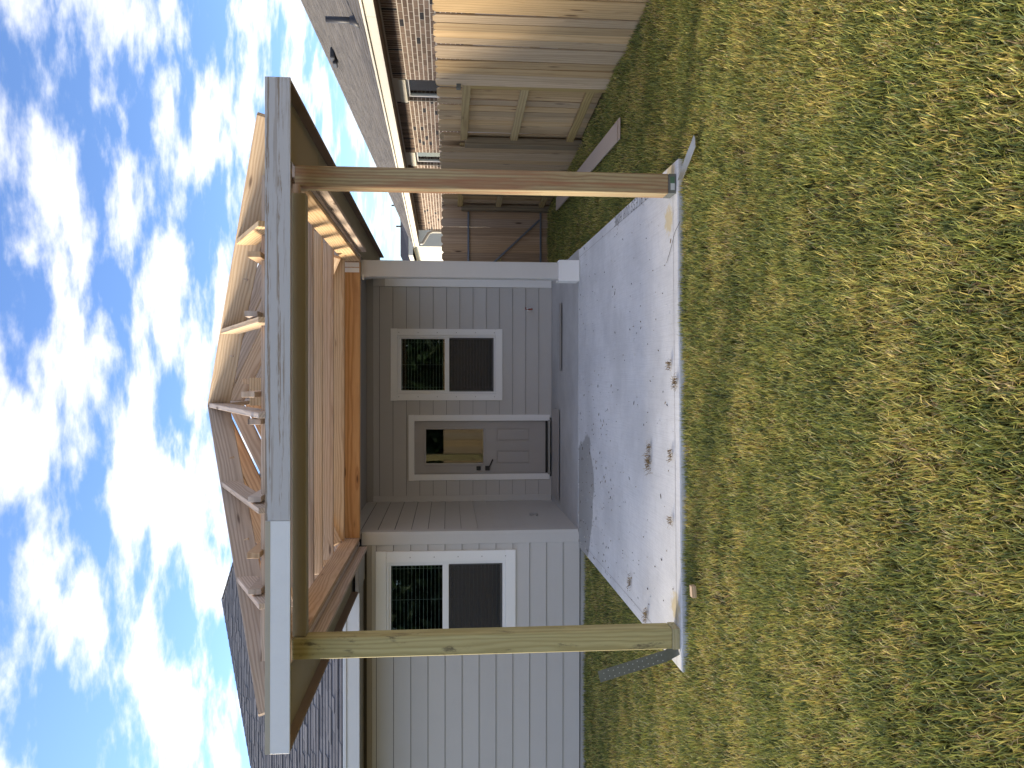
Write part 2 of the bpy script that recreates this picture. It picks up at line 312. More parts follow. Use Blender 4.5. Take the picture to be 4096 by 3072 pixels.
def frame(p0, p1, up=(0, 0, 1)):
    p0, p1 = Vector(p0), Vector(p1); x = (p1-p0).normalized(); u = Vector(up); y = u.cross(x).normalized(); z = x.cross(y)
    c = (p0+p1)/2
    return Matrix(((x.x, y.x, z.x, c.x), (x.y, y.y, z.y, c.y), (x.z, y.z, z.z, c.z), (0, 0, 0, 1))), (p1-p0).length
def bar(name, parent, p0, p1, w, h, mat, up=(0, 0, 1), bev=0.003):
    mw, ln = frame(p0, p1, up)
    return link(bpy.data.objects.new(name, box_mesh(ln, w, h, mat, bev)), name, parent, mw)
def mesh_obj(name, parent, verts, faces, mat, loc=(0, 0, 0), kind=None, smooth=False, mw=None):
    me = bpy.data.meshes.new(name); me.from_pydata([tuple(v) for v in verts], [], faces); me.update()
    if mat: me.materials.append(M[mat])
    bm = bmesh.new(); bm.from_mesh(me); bmesh.ops.recalc_face_normals(bm, faces=bm.faces[:]); bm.to_mesh(me); bm.free()
    if smooth:
        for f in me.polygons: f.use_smooth = True
    o = link(bpy.data.objects.new(name, me), name, parent, mw if mw is not None else Matrix.Translation(loc))
    if kind: o['kind'] = kind
    return o
def prism(name, parent, poly, axis, a, b, mat, bev=0.0):
    """extrude a 2-D outline; axis 'x','y' or 'z', the other two coordinates in order"""
    def P(q, t): return {'x': (t, q[0], q[1]), 'y': (q[0], t, q[1]), 'z': (q[0], q[1], t)}[axis]
    n = len(poly); c = Vector((0, 0, 0))
    vs = [Vector(P(q, a)) for q in poly]+[Vector(P(q, b)) for q in poly]
    for v in vs: c += v
    c /= len(vs); vs = [v-c for v in vs]
    fs = [tuple(range(n)), tuple(range(2*n-1, n-1, -1))]+[(i, (i+1) % n, n+(i+1) % n, n+i) for i in range(n)]
    return mesh_obj(name, parent, vs, fs, mat, c)
class Boxes:                               # many boxes in one mesh (for the part marked as stuff)
    def __init__(s): s.v = []; s.f = []
    def add(s, mw, sx, sy, sz):
        b = len(s.v)
        for z in (-.5, .5):
            for y in (-.5, .5):
                for x in (-.5, .5): s.v.append(mw @ Vector((x*sx, y*sy, z*sz)))
        for q in ((0, 2, 3, 1), (4, 5, 7, 6), (0, 1, 5, 4), (2, 6, 7, 3), (0, 4, 6, 2), (1, 3, 7, 5)): s.f.append(tuple(b+i for i in q))
def tube(name, parent, pts, r, mat, seg=10, closed_caps=True):
    pts = [Vector(p) for p in pts]; vs = []; fs = []
    for i, p in enumerate(pts):
        d = (pts[min(i+1, len(pts)-1)]-pts[max(i-1, 0)]).normalized(); a = Vector((0, 0, 1)) if abs(d.z) < 0.9 else Vector((1, 0, 0))
        u = d.cross(a).normalized(); v = d.cross(u); rr = r[i] if isinstance(r, (list, tuple)) else r
        for k in range(seg): t = 2*math.pi*k/seg; vs.append(p+u*math.cos(t)*rr+v*math.sin(t)*rr)
    for i in range(len(pts)-1):
        for k in range(seg): fs.append((i*seg+k, i*seg+(k+1) % seg, (i+1)*seg+(k+1) % seg, (i+1)*seg+k))
    fs.append(tuple(range(seg))[::-1]); fs.append(tuple(range((len(pts)-1)*seg, len(pts)*seg)))
    c = pts[0].copy(); return mesh_obj(name, parent, [v-c for v in vs], fs, mat, c, smooth=True)

# numpy value noise for lawn tone
def vnoise(x, y, seed, oct=4, f=1.0):
    out = np.zeros_like(x); amp = 1; tot = 0
    for o in range(oct):
        g = np.random.default_rng(seed+o).random((256, 256)); X_ = x*f+100; Y_ = y*f+100; xi = np.floor(X_).astype(int); yi = np.floor(Y_).astype(int); fx = X_-xi; fy = Y_-yi
        fx = fx*fx*(3-2*fx); fy = fy*fy*(3-2*fy); a = g[xi % 256, yi % 256]; b = g[(xi+1) % 256, yi % 256]; c = g[xi % 256, (yi+1) % 256]; d = g[(xi+1) % 256, (yi+1) % 256]
        out += amp*((a*(1-fx)+b*fx)*(1-fy)+(c*(1-fx)+d*fx)*fy); tot += amp; amp *= 0.55; f *= 2.1
    return out/tot

# ================================================================== GROUND AND SLABS
GZ = -0.036
def ground():
    xs = np.concatenate([[-400, -60, -20], np.linspace(-10, 8, 73), [20, 60, 400]]); ys = np.concatenate([[-400, -60, -20], np.linspace(-6, 14, 81), [25, 60, 400]])
    XX, YY = np.meshgrid(xs, ys); ZZ = GZ-0.02+0.045*(vnoise(XX, YY, 5, 3, 0.9)-0.5)
    vs = np.stack([XX, YY, ZZ], -1).reshape(-1, 3); nx = len(xs); fs = [(j*nx+i, j*nx+i+1, (j+1)*nx+i+1, (j+1)*nx+i) for j in range(len(ys)-1) for i in range(nx-1)]
    o = mesh_obj('ground', None, vs, fs, 'soil', smooth=True); o['kind'] = 'structure'; o['label'] = 'bare soil under the lawn'
    return o
GROUND = ground()
def zs(y): return 0.045*(y-5.2)/3.95           # the slab falls away from the house
def slab(name, pts, mat, thick, edge=0.0):
    n = len(pts); top = [Vector((x, y, z)) for x, y, z in pts]; c = Vector((sum(p.x for p in top)/n, sum(p.y for p in top)/n, 0))
    ins = [Vector((p.x+(c.x-p.x)*0.004, p.y+(c.y-p.y)*0.004, p.z)) for p in top]; low = [Vector((p.x, p.y, p.z-0.008)) for p in top]; bot = [Vector((p.x, p.y, p.z-thick)) for p in top]
    vs = ins+low+bot; fs = [tuple(range(n))]+[(i, (i+1) % n, n+(i+1) % n, n+i) for i in range(n)]+[(n+i, n+(i+1) % n, 2*n+(i+1) % n, 2*n+i) for i in range(n)]
    o = mesh_obj(name, None, vs, fs, mat); o['kind'] = 'structure'; return o
HY = 9.15                                      # front plane of the house
SL = slab('patio_slab', [(-2.03, 5.165, 0), (1.54, 5.30, 0), (1.54, HY-0.012, zs(HY)), (-2.03, HY-0.012, zs(HY))], 'slab', 0.16)
PS = slab('porch_slab', [(-1.84, HY, zs(HY)+.004), (1.55, HY, zs(HY)+.004), (1.55, 11.5, 0.07), (-1.84, 11.5, 0.07)], 'porch', 0.16)
SL['label'] = 'pale broom-finished concrete patio slab'; PS['label'] = 'smooth grey concrete porch floor'
# tooled edge lines of the patio slab (grooves) and the writing scratched along its edge
def ribbon_set(name, parent, lines, w, mat, zoff=0.0025, zf=zs):
    vs = []; fs = []
    for ln in lines:
        pts = [Vector((x, y, 0)) for x, y in ln]
        for i in range(len(pts)-1):
            d = (pts[i+1]-pts[i]);
            if d.length < 1e-6: continue
            d.normalize(); nn = Vector((-d.y, d.x, 0))*w/2; b = len(vs)
            for q in (pts[i]-d*w*.3-nn, pts[i+1]+d*w*.3-nn, pts[i+1]+d*w*.3+nn, pts[i]-d*w*.3+nn): vs.append((q.x, q.y, zf(q.y)+zoff))
            fs.append((b, b+1, b+2, b+3))
    return mesh_obj(name, parent, vs, fs, mat)
ribbon_set('tooled_edge_line', SL, [[(-2.02, 5.275), (1.53, 5.405)], [(1.44, 5.41), (1.44, 9.1)], [(-1.93, 5.29), (-1.93, 9.1)]], 0.005, 'greybox', 0.0015)
GL = {'G': [[(.9, .8), (.6, 1), (.2, .85), (0, .5), (.2, .1), (.6, 0), (.9, .2), (.9, .45), (.55, .45)]], 'O': [[(.5, 1), (.1, .75), (.05, .3), (.4, 0), (.85, .25), (.9, .7), (.5, 1)]],
      'D': [[(.1, 0), (.1, 1), (.6, .9), (.9, .5), (.6, .1), (.1, 0)]], 'B': [[(.1, 0), (.1, 1), (.6, .95), (.75, .75), (.55, .55), (.1, .5)], [(.55, .52), (.85, .3), (.6, .03), (.1, 0)]],
      'L': [[(.1, 1), (.1, 0), (.8, .03)]], 'E': [[(.8, 1), (.1, .97), (.1, 0), (.8, .03)], [(.1, .5), (.6, .52)]], 'S': [[(.85, .85), (.5, 1), (.15, .8), (.25, .55), (.7, .45), (.85, .2), (.5, 0), (.1, .15)]],
      'U': [[(.1, 1), (.12, .2), (.45, 0), (.8, .2), (.85, 1)]], 'R': [[(.1, 0), (.1, 1), (.65, .95), (.8, .72), (.55, .5), (.1, .48)], [(.45, .48), (.9, 0)]], 'H': [[(.1, 0), (.1, 1)], [(.85, 0), (.85, 1)], [(.1, .5), (.85, .52)]], 'M': [[(.05, 0), (.12, 1), (.5, .3), (.85, 1), (.95, 0)]]}
def inscription():
    lines = []; y = 5.93; hgt = 0.085; wd = 0.062
    for ch in 'GOD BLESS OUR HOME':
        if ch == ' ': y += wd*0.75; continue
        for st in GL[ch]: lines.append([(1.525-(b*hgt), y+(a*wd)+(b*0.02)) for a, b in st])
        y += wd*1.28
    ribbon_set('inscription', SL, lines, 0.0075, 'mark', 0.0022)
inscription()

# ================================================================== HOUSE
house = thing('house', 'taupe lap-sided house with recessed porch, white-trimmed windows and grey shingle roof', 'house', (-1.85, HY, 0))
YW, YB, XR = HY, 11.41, -1.85               # wing wall, porch back wall, return wall
def siding(wall, org, ux, length, z0, z1, out, opens, exp=0.2, first=0.0, thick=0.020, mat='siding'):
    """lap boards, each its own piece, cut round the openings. org: corner at z=0; ux: along wall; out: outward normal"""
    ux = Vector(ux); out = Vector(out); org = Vector(org); k = 0
    z = z0+first
    lows = []
    while z < z1: lows.append(z); z += exp
    for zl in lows:
        zt = min(zl+exp-0.005, z1)
        segs = [(0.0, length, zl, zt)]
        for (a, b, c, d) in opens:
            ns = []
            for (s0, s1, q0, q1) in segs:
                if b <= s0 or a >= s1 or d <= q0 or c >= q1: ns.append((s0, s1, q0, q1)); continue
                if a > s0: ns.append((s0, a, q0, q1))
                if b < s1: ns.append((b, s1, q0, q1))
                if c > q0: ns.append((max(a, s0), min(b, s1), q0, c))
                if d < q1: ns.append((max(a, s0), min(b, s1), d, q1))
            segs = ns
        for (s0, s1, q0, q1) in segs:
            if s1-s0 < 0.01 or q1-q0 < 0.006: continue
            def face(zq): return 0.006+thick*(1-0.75*(zq-zl)/exp)+0.004
            vs = []
            for s in (s0+0.0008, s1-0.0008):
                for zq in (q0, q1):
                    vs.append(org+ux*s+Vector((0, 0, zq))+out*face(zq)); vs.append(org+ux*s+Vector((0, 0, zq))+out*(face(zq)-0.0115))
            c = sum(vs, Vector())/8; vs = [v-c for v in vs]
            mesh_obj('siding_board', wall, vs, [(0, 2, 6, 4), (1, 5, 7, 3), (0, 4, 5, 1), (2, 3, 7, 6), (0, 1, 3, 2), (4, 6, 7, 5)], mat, c)
def wall_panel(name, org, ux, length, z0, z1, out, opens, mat='sheath', th=0.12):
    """sheathing behind the siding: strips round the openings, one mesh"""
    ux = Vector(ux); out = Vector(out); org = Vector(org); B = Boxes()
    xs = sorted({0.0, length, *[q for o in opens for q in o[:2]]}); zz = sorted({z0, z1, *[q for o in opens for q in o[2:]]})
    for i in range(len(xs)-1):
        for j in range(len(zz)-1):
            mx_, mz = (xs[i]+xs[i+1])/2, (zz[j]+zz[j+1])/2
            if any(o[0] < mx_ < o[1] and o[2] < mz < o[3] for o in opens): continue
            mw = Matrix.Translation(org+ux*mx_+Vector((0, 0, mz))-out*th/2) @ Matrix((( ux.x, out.x, 0, 0), (ux.y, out.y, 0, 0), (0, 0, 1, 0), (0, 0, 0, 1)))
            B.add(mw, xs[i+1]-xs[i], th, zz[j+1]-zz[j])
    c = org.copy(); return mesh_obj(name, house, [v-c for v in B.v], B.f, mat, c)
def xat(ysrc, d): # metres across at depth d for a photo row
    return (3072-ysrc-1561)/FOC*d
def zat(v, d):
    yc = (2048-v)/FOC; return CAMZ+d*(yc*cp-sp)/(cp+yc*sp)

def window(x0, x1, z0, z1, yw, trimw, glass, mid, name='window'):
    """x0..z1 outer trim; glass=(gx0,gx1); mid=(z lower top, z upper bottom)"""
    w = thing_part(name, house, ((x0+x1)/2, yw, z0))
    T = trimw; yo = yw-0.042
    box('trim_board', w, (x0, yo, z0+T), (x0+T, yw+0.0, z1-T), 'white'); box('trim_board', w, (x1-T, yo, z0+T), (x1, yw, z1-T), 'white')
    box('trim_board', w, (x0-0.004, yo-0.002, z1-T+.0005), (x1+0.004, yw, z1), 'white'); box('trim_board', w, (x0-.002, yo-0.001, z0), (x1+.002, yw, z0+T-.0005), 'white')
    a0, a1, b0, b1 = x0+T+.001, x1-T-.001, z0+T+.001, z1-T-.001; fw = 0.03
    yf0, yf1 = yw-0.030, yw+0.05
    fr = thing_part('frame', w, ((a0+a1)/2, yf0, b0))
    def fbox(nm, lo, hi, m='vinyl'): return box(nm, w, lo, hi, m, 0.003)
    W_ = [((a0, yf0, b0), (a0+fw, yf1, b1)), ((a1-fw, yf0, b0), (a1, yf1, b1)), ((a0+fw, yf0, b0), (a1-fw, yf1, b0+fw)), ((a0+fw, yf0, b1-fw), (a1-fw, yf1, b1))]
    for lo, hi in W_: fbox('frame', lo, hi)
    g0, g1 = glass; zl, zu = mid; ys = yf0+0.012
    # sash rails between frame and glass, and the meeting rail
    up_top = b1-fw-0.022; lo_bot = b0+fw+0.024
    fbox('sash_rail', (a0+fw, ys, zl), (a1-fw, ys+0.03, zu)); 
    fbox('sash_rail', (a0+fw, ys+.012, up_top), (a1-fw, ys+0.03, b1-fw)); fbox('sash_rail', (a0+fw, ys, b0+fw), (a1-fw, ys+0.03, lo_bot))
    for (s0, s1) in ((a0+fw, g0), (g1, a1-fw)):
        if s1-s0 > 0.002:
            fbox('sash_stile', (s0, ys+.012, zu), (s1, ys+0.03, up_top)); fbox('sash_stile', (s0, ys, lo_bot), (s1, ys+0.03, zl))
    box('pane', w, (g0, ys+0.018, zu), (g1, ys+0.022, up_top), 'glass', 0); box('pane', w, (g0, ys+0.012, lo_bot), (g1, ys+0.016, zl), 'glass', 0)
    box('insect_screen', w, (a0+fw+.002, ys-.006, b0+fw+.002), (a1-fw-.002, ys-.004, zl-.002), 'screen', 0)
    # blinds
    B = Boxes(); z = b0+fw+0.02
    while z < b1-fw:
        B.add(Matrix.Translation(((g0+g1)/2, yf1+0.032, z)) @ Matrix.Rotation(math.radians(4), 4, 'X'), g1-g0-0.006, 0.044, 0.0045); z += 0.046
    for t in (0.06, 0.5, 0.94): B.add(Matrix.Translation((g0+(g1-g0)*t, yf1+0.004, (b0+b1)/2)), 0.004, 0.004, b1-b0-2*fw)
    c = Vector(((g0+g1)/2, yf1, b0)); o = mesh_obj('blind', w, [v-c for v in B.v], B.f, 'blind', c); o['kind'] = 'stuff'
    # nail heads in the trim
    for zq in np.linspace(z0+0.12, z1-0.12, 6):
        for xq in (x0+T*0.55, x1-T*0.55): box('nail_head', w, (xq-.006, yo-0.0012, zq-.005), (xq+.006, yo+.001, zq+.005), 'greybox', 0)
    return w
def thing_part(name, parent, loc):
    o = bpy.data.objects.new(name, None); o.empty_display_size = 0.05; return link(o, name, parent, Matrix.Translation(loc))

# -- measured openings
wx0, wx1 = xat(2607, YW), xat(2200, YW); wz0, wz1 = zat(2062, YW), zat(1503, YW)
bx0, bx1 = xat(1601, YB), xat(1317, YB); bz0, bz1 = zat(2009, YB), zat(1563, YB)
dx0, dx1 = xat(1919, YB), xat(1659, YB); dz1 = zat(1634, YB); fl = 0.07
TW = 0.125; TB = 0.098; TD = 0.088
# walls
ow = (wx0+TW*.6+8.0, wx1-TW*.6+8.0, wz0+TW*.6, wz1-TW*.6)   # measured from x=-8
wing = wall_panel('wall', (-8.0, YW, 0), (1, 0, 0), 8.0+XR, 0.02, 2.72, (0, -1, 0), [ow])
siding(wing, (-8.0, YW, 0), (1, 0, 0), 8.0+XR-0.115, 0.035, 2.52, (0, -1, 0), [ow], 0.2015)
ret = wall_panel('wall', (XR, YB, 0), (0, -1, 0), YB-YW, 0.03, 2.8, (1, 0, 0), [])
siding(ret, (XR, YB, 0), (0, -1, 0), YB-YW-0.02, 0.052, 2.8, (1, 0, 0), [], 0.2)
ob = (bx0+TB*.6-XR, bx1-TB*.6-XR, bz0+TB*.6, bz1-TB*.6); od = (dx0+TD*.5-XR, dx1-TD*.5-XR, 0.0, dz1-TD*.5)
back = wall_panel('wall', (XR, YB, 0), (1, 0, 0), 1.56-XR, 0.03, 2.8, (0, -1, 0), [ob, od])
siding(back, (XR+0.03, YB, 0), (1, 0, 0), 1.337-XR-0.03, 0.072, 2.8, (0, -1, 0), [(ob[0]-.03, ob[1]-.03, ob[2], ob[3]), (od[0]-.03, od[1]-.03, od[2], od[3])], 0.1955)
side = wall_panel('wall', (1.56, YB, 0), (0, 1, 0), 12.0, 0.0, 2.8, (1, 0, 0), [], 'siding'); sidel = wall_panel('wall', (-8.0, YW, 0), (0, 1, 0), 14.0, 0.0, 2.7, (-1, 0, 0), [], 'siding')
box('foundation', house, (-8.05, YW-0.012, -0.3), (XR-0.02, YW+0.3, 0.02), 'found', 0.004)
# corner boards, frieze, trims
box('corner_board', house, (XR-0.118, YW-0.040, 0.036), (XR+0.003, YW+0.0, 2.62), 'cornert'); box('corner_board', house, (XR-0.0, YW-0.040, 0.05), (XR+0.036, YW+0.10, 2.62), 'cornert', 0.004)
box('corner_board', house, (XR+0.020, YB-0.038, 0.075), (XR+0.11, YB-0.004, 2.78), 'cornert')
box('corner_board', house, (1.338, YB-0.040, 0.075), (1.448, YB+0.002, zat(1541, YB)), 'white')
box('corner_board', house, (1.338, YB-0.038, zat(1541, YB)+.001), (1.558, YB+0.001, 2.70), 'cornert')
box('frieze_board', house, (-8.0, YW-0.040, 2.50), (XR-0.12, YW+0.0, 2.56), 'soffit2')
# porch ceiling
box('porch_ceiling', house, (XR-0.02, YW-0.10, 2.80), (1.84, YB+0.02, 2.82), 'soffit2', 0)
box('ceiling_seam', house, (-0.2, YW-0.08, 2.796), (-0.17, YB, 2.801), 'soffit2', 0); box('ceiling_frieze', house, (XR+.03, YB-0.040, 2.70), (1.56, YB-0.001, 2.799), 'soffit2')
# column with its base
cx0, cx1 = 1.180, 1.372
colm = box('column', house, (cx0, YW-0.07, 0.30), (cx1, YW+0.12, 2.64), 'cornert', 0.004)
bs = box('column_base', house, (cx0-0.028, YW-0.10, zs(HY)+0.004), (cx1+0.028, YW+0.15, 0.30), 'white', 0.005)
box('column_cap_trim', colm, (cx0-.006, YW-0.076, 2.52), (cx0+.03, YW+0.126, 2.64), 'cornert', 0.003)
# outlet, hose bib, step threshold
ob1 = box('outlet_cover', house, (XR+0.024, 10.12, 0.42), (XR+0.05, 10.19, 0.53), 'greybox', 0.006)
hb = box('hose_bib', house, (0.985, YB-0.042, 0.385), (1.04, YB-0.005, 0.44), 'white', 0.006)
tube('spout', hb, [(1.012, YB-0.03, 0.41), (1.012, YB-0.09, 0.415), (1.012, YB-0.12, 0.37)], 0.013, 'copper'); tube('handle', hb, [(1.012, YB-0.075, 0.42), (1.012, YB-0.078, 0.465), (1.04, YB-0.078, 0.468)], 0.010, 'copper')
window(wx0, wx1, wz0, wz1, YW, TW, (xat(2541, YW), xat(2258, YW)), (zat(1795, YW), zat(1770, YW)))
window(bx0, bx1, bz0, bz1, YB, TB, (xat(1561, YB), xat(1357, YB)), (zat(1797, YB), zat(1779, YB)))
# dark rooms behind the openings (open-fronted boxes lined dark)
def room(x0, x1, z0, z1, y0, y1):
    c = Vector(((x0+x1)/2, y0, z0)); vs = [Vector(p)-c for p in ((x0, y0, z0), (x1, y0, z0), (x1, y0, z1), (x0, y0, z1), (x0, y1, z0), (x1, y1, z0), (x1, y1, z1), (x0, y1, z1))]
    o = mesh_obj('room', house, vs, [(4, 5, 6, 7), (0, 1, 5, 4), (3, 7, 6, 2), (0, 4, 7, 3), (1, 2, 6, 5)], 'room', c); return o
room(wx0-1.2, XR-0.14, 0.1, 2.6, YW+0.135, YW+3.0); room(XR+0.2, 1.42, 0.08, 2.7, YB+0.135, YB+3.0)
# door
def door():
    d = thing_part('door', house, ((dx0+dx1)/2, YB, fl)); yo = YB-0.042; zt = dz1; lo = fl+0.004; zb = zat(2198, YB)
    box('trim_board', d, (dx0, yo, zb), (dx0+TD, YB, zt-TD), 'white'); box('trim_board', d, (dx1-TD, yo, zb), (dx1, YB, zt-TD), 'white'); box('trim_board', d, (dx0-.002, yo-.002, zt-TD+.0005), (dx1+.002, YB, zt), 'white')
    s0, s1 = dx0+TD+0.008, dx1-TD-0.008; st = zt-TD-0.006; sb = zat(2182, YB); yd = YB+0.012
    gx0, gx1 = xat(1852, YB), xat(1717, YB); gz0, gz1 = zat(1933, YB), zat(1704, YB)
    box('jamb', d, (dx0+TD-.012, YB-.02, lo), (s0-.002, YB+.1, zt-TD), 'door', 0); box('jamb', d, (s1+.002, YB-.02, lo), (dx1-TD+.012, YB+.1, zt-TD), 'door', 0); box('jamb', d, (s0, YB-.02, st+.002), (s1, YB+.1, zt-TD+.01), 'door', 0)
    B = Boxes(); f = 0.012
    px = [(xat(1766, YB), xat(1712, YB)), (xat(1856, YB), xat(1802, YB))]; pz0, pz1 = zat(2119, YB), zat(1986, YB)
    opens = [(gx0, gx1, gz0, gz1)]+[(a, b, pz0, pz1) for a, b in px]
    xs = sorted({s0, s1, *[q for o in opens for q in o[:2]]}); zz = sorted({sb, st, *[q for o in opens for q in o[2:]]})
    for i in range(len(xs)-1):
        for j in range(len(zz)-1):
            mx_, mz = (xs[i]+xs[i+1])/2, (zz[j]+zz[j+1])/2
            if any(o[0] < mx_ < o[1] and o[2] < mz < o[3] for o in opens): continue
            B.add(Matrix.Translation((mx_, yd+.022, mz)), xs[i+1]-xs[i], 0.044, zz[j+1]-zz[j])
    c = Vector((s0, yd, sb)); leaf = mesh_obj('door_leaf', d, [v-c for v in B.v], B.f, 'door', c)
    for a, b in px:
        box('recess', d, (a, yd+.014, pz0), (b, yd+.04, pz1), 'door', 0); box('raised_panel', d, (a+.020, yd+.003, pz0+.020), (b-.020, yd+.015, pz1-.020), 'door', 0.010)
    e = 0.030
    for lo_, hi_ in (((gx0-e, yd-.014, gz0-e), (gx0, yd+.01, gz1+e)), ((gx1, yd-.014, gz0-e), (gx1+e, yd+.01, gz1+e)), ((gx0, yd-.014, gz0-e), (gx1, yd+.01, gz0)), ((gx0, yd-.014, gz1), (gx1, yd+.01, gz1+e))): box('glass_moulding', d, lo_, hi_, 'door', 0.006)
    box('pane', d, (gx0, yd+.006, gz0), (gx1, yd+.011, gz1), 'glass', 0)
    lx = xat(1873, YB)
    def zq(v): return zat(v, YB)
    box('deadbolt', d, (lx-.030, yd-.030, zq(1923)), (lx+.030, yd, zq(1906)), 'black', .004); box('handle_plate', d, (lx-.033, yd-.028, zq(1959)), (lx+.033, yd, zq(1941)), 'black', .004)
    bar('lever', d, (lx+.02, yd-.045, zq(1957)), (lx+.135, yd-.045, zq(1971)), .016, .020, 'black', bev=.005)
    box('bottom_sweep', d, (s0, yd-.004, lo+.03), (s1, yd+.04, sb-.001), 'black', 0); box('threshold', d, (dx0+TD-.01, YB-.055, zb-.006), (dx1-TD+.01, YB+.05, lo+.052), 'steel', .004)
door()
# porch floor: a thin board, and a damp stain built as a box
tag(box('floor_board', None, (xat(1985, 10.9)-.02, 10.56, .079), (xat(1650, 10.9)+.05, 11.22, .087), 'door', .002), 'thin taupe board lying flat on the porch floor before the door', 'board')
tag(box('floor_stain', None, (0.10, 10.36, .076), (1.02, 10.50, .086), 'greybox', .002), 'narrow dark damp stain on the porch floor under the window', 'strip')

# roof of the house: hip roof with real shingles on the slope in view
PT = 0.5; EY, EZ, EXR = 8.43, 2.745, 1.85; APX, APY = -4.04, 8.43+5.89; APZ = EZ+PT*5.89
def roof():
    rf = thing_part('roof', house, (APX, EY, EZ))
    def zf(y): return EZ+PT*(y-EY)-0.012
    xl = APX-5.89
    c = Vector((APX, EY, EZ))
    front = [(xl, EY, zf(EY)), (-1.98, EY, zf(EY)), (-1.98, 9.12, zf(9.12)), (1.16, 9.12, zf(9.12)), (APX, APY, APZ-.012), ]
    right = [(1.16, 9.12, zf(9.12)), (1.85, 11.6, EZ-.012), (1.85, 2*APY-EY, EZ-.012), (APX, APY, APZ-.012)]
    left = [(xl, EY, zf(EY)), (APX, APY, APZ-.012), (xl, 2*APY-EY, EZ-.012)]
    rear = [(xl, 2*APY-EY, EZ-.012), (APX, APY, APZ-.012), (1.85, 2*APY-EY, EZ-.012)]  # unseen slope, shaped into a pyramid to shrink the roof's cast shadow
    vs = []; fs = []
    for poly in (front, right, left, rear):
        b = len(vs); vs += [Vector(p)-c for p in poly]; n = len(poly); vs += [Vector(p)-c-Vector((0, 0, .06)) for p in poly]
        fs.append(tuple(range(b, b+n))); fs.append(tuple(range(b+2*n-1, b+n-1, -1))); fs += [(b+i, b+(i+1) % n, b+n+(i+1) % n, b+n+i) for i in range(n)]
    mesh_obj('roof_deck', rf, vs, fs, 'shingle', c)
    # shingles on the front slope
    ex = 0.116; ang = math.atan(PT); cs, sn = math.cos(ang), math.sin(ang); items = []; k = 0; s = 0.0
    while s*cs < 5.8:
        y = EY+s*cs; xa, xb = xl+(y-EY)+.05, min(EXR-(y-EY)-.05, -1.99 if y < 9.2 else 9)
        x = max(xa, -8.2)-random.random()*.3
        while x < xb:
            wd = random.choice((.17, .22, .27, .33, .4)); x1 = min(x+wd, xb)
            if x1-max(x, xa) > .03: items.append((max(x, xa), x1, s, random.choice((0, 0, .004, .007))))
            x = x1
        s += ex; k += 1
    def mat(it):
        a, b, s_, lift = it; m = s_+ex*0.55; tilt = math.atan(PT)-0.085
        y = EY+m*cs; z = EZ+m*sn+0.004+lift
        return Matrix.Translation(((a+b)/2, y, z)) @ Matrix.Rotation(tilt, 4, 'X'), (b-a-.004, ex*1.25, .013)
    def vis(it): return abs((it[0]+it[1])/2+3.6)*0.9+it[2]
    items.sort(key=lambda it: vis(it)); B = Boxes()
    for i, it in enumerate(items):
        mw, sz = mat(it)
        if i < 300: link(bpy.data.objects.new('shingle', box_mesh(sz[0], sz[1], sz[2], 'shingle', 0)), 'shingle', rf, mw)
        else: B.add(mw, *sz)
    # ridge and right-hand slope shingles, plain courses
    s = 0.0
    while s*cs < 5.8:
        x = EXR-s*cs; z = EZ+(s+ex*.55)*sn+.004; y = max(EY+(EXR-x), 9.9 if x > 1.1 else 0)
        while y < 2*APY-EY-(EXR-x)-.3:
            wd = random.uniform(.25, .6); B.add(Matrix.Translation((x-ex*.55*cs, y+wd/2, z)) @ Matrix.Rotation(ang-0.045, 4, 'Y'), ex*1.25, wd-.004, .009+random.choice((0, .005))); y += wd
        s += ex
    c0 = Vector((APX, EY, EZ)); o = mesh_obj('shingle_field', rf, [v-c0 for v in B.v], B.f, 'shingle', c0); o['kind'] = 'stuff'
    # hip caps
    for (p, q) in (((1.1, 9.20, zf(9.2)+.03), (APX, APY, APZ+.02)), ((xl, EY, EZ+.02), (APX, APY, APZ+.02))):
        p, q = Vector(p), Vector(q); n = int((q-p).length/.16)
        for i in range(n):
            a = p+(q-p)*i/n; b = p+(q-p)*(i+1.15)/n
            if a.x > -0.5 or a.x < -8: continue
            prism_cap(rf, a, b)
    # wing eave: fascia, gutter strip, soffit
    box('eave_fascia', rf, (-8.6, EY-.005, 2.565), (-2.34, EY+.02, 2.70), 'eave', .004); box('drip_edge', rf, (-8.6, EY-.022, 2.702), (-2.34, EY+.012, 2.742), 'eave', .006)
    box('eave_soffit', rf, (-8.6, EY+.021, 2.60), (-1.99, YW+.01, 2.612), 'soffit2', 0)
    box('eave_soffit', rf, (-2.335, EY+0.021, 2.575), (-1.97, EY+.6, 2.5995), 'soffit2', 0)
def prism_cap(parent, a, b):
    mw, ln = frame(a, b); w = .13
    vs = [(-ln/2, -w, -.055), (-ln/2, 0, .008), (-ln/2, w, -.055), (ln/2, -w, -.055), (ln/2, 0, .002), (ln/2, w, -.055)]
    o = mesh_obj('hip_shingle', parent, vs, [(0, 1, 4, 3), (1, 2, 5, 4)], 'shingle', mw=mw); return o
roof()

# ================================================================== PATIO COVER (under construction)
pc = thing('patio_cover', 'unfinished wooden patio cover with bare hip rafters on two treated posts', 'patio cover', (-.25, 5.3, 0))
FX0, FX1, FY, FZ0, FZ1 = -2.334, 1.852, 4.85, 2.577, 2.731
ZT = FZ1+0.004                                # top of the rafters at the fascia line
# posts
def post(x0, x1, y0, y1, mat, zb):
    p = box('post', pc, (x0, y0, zb), (x1, y1, 2.655), mat, 0.008); return p
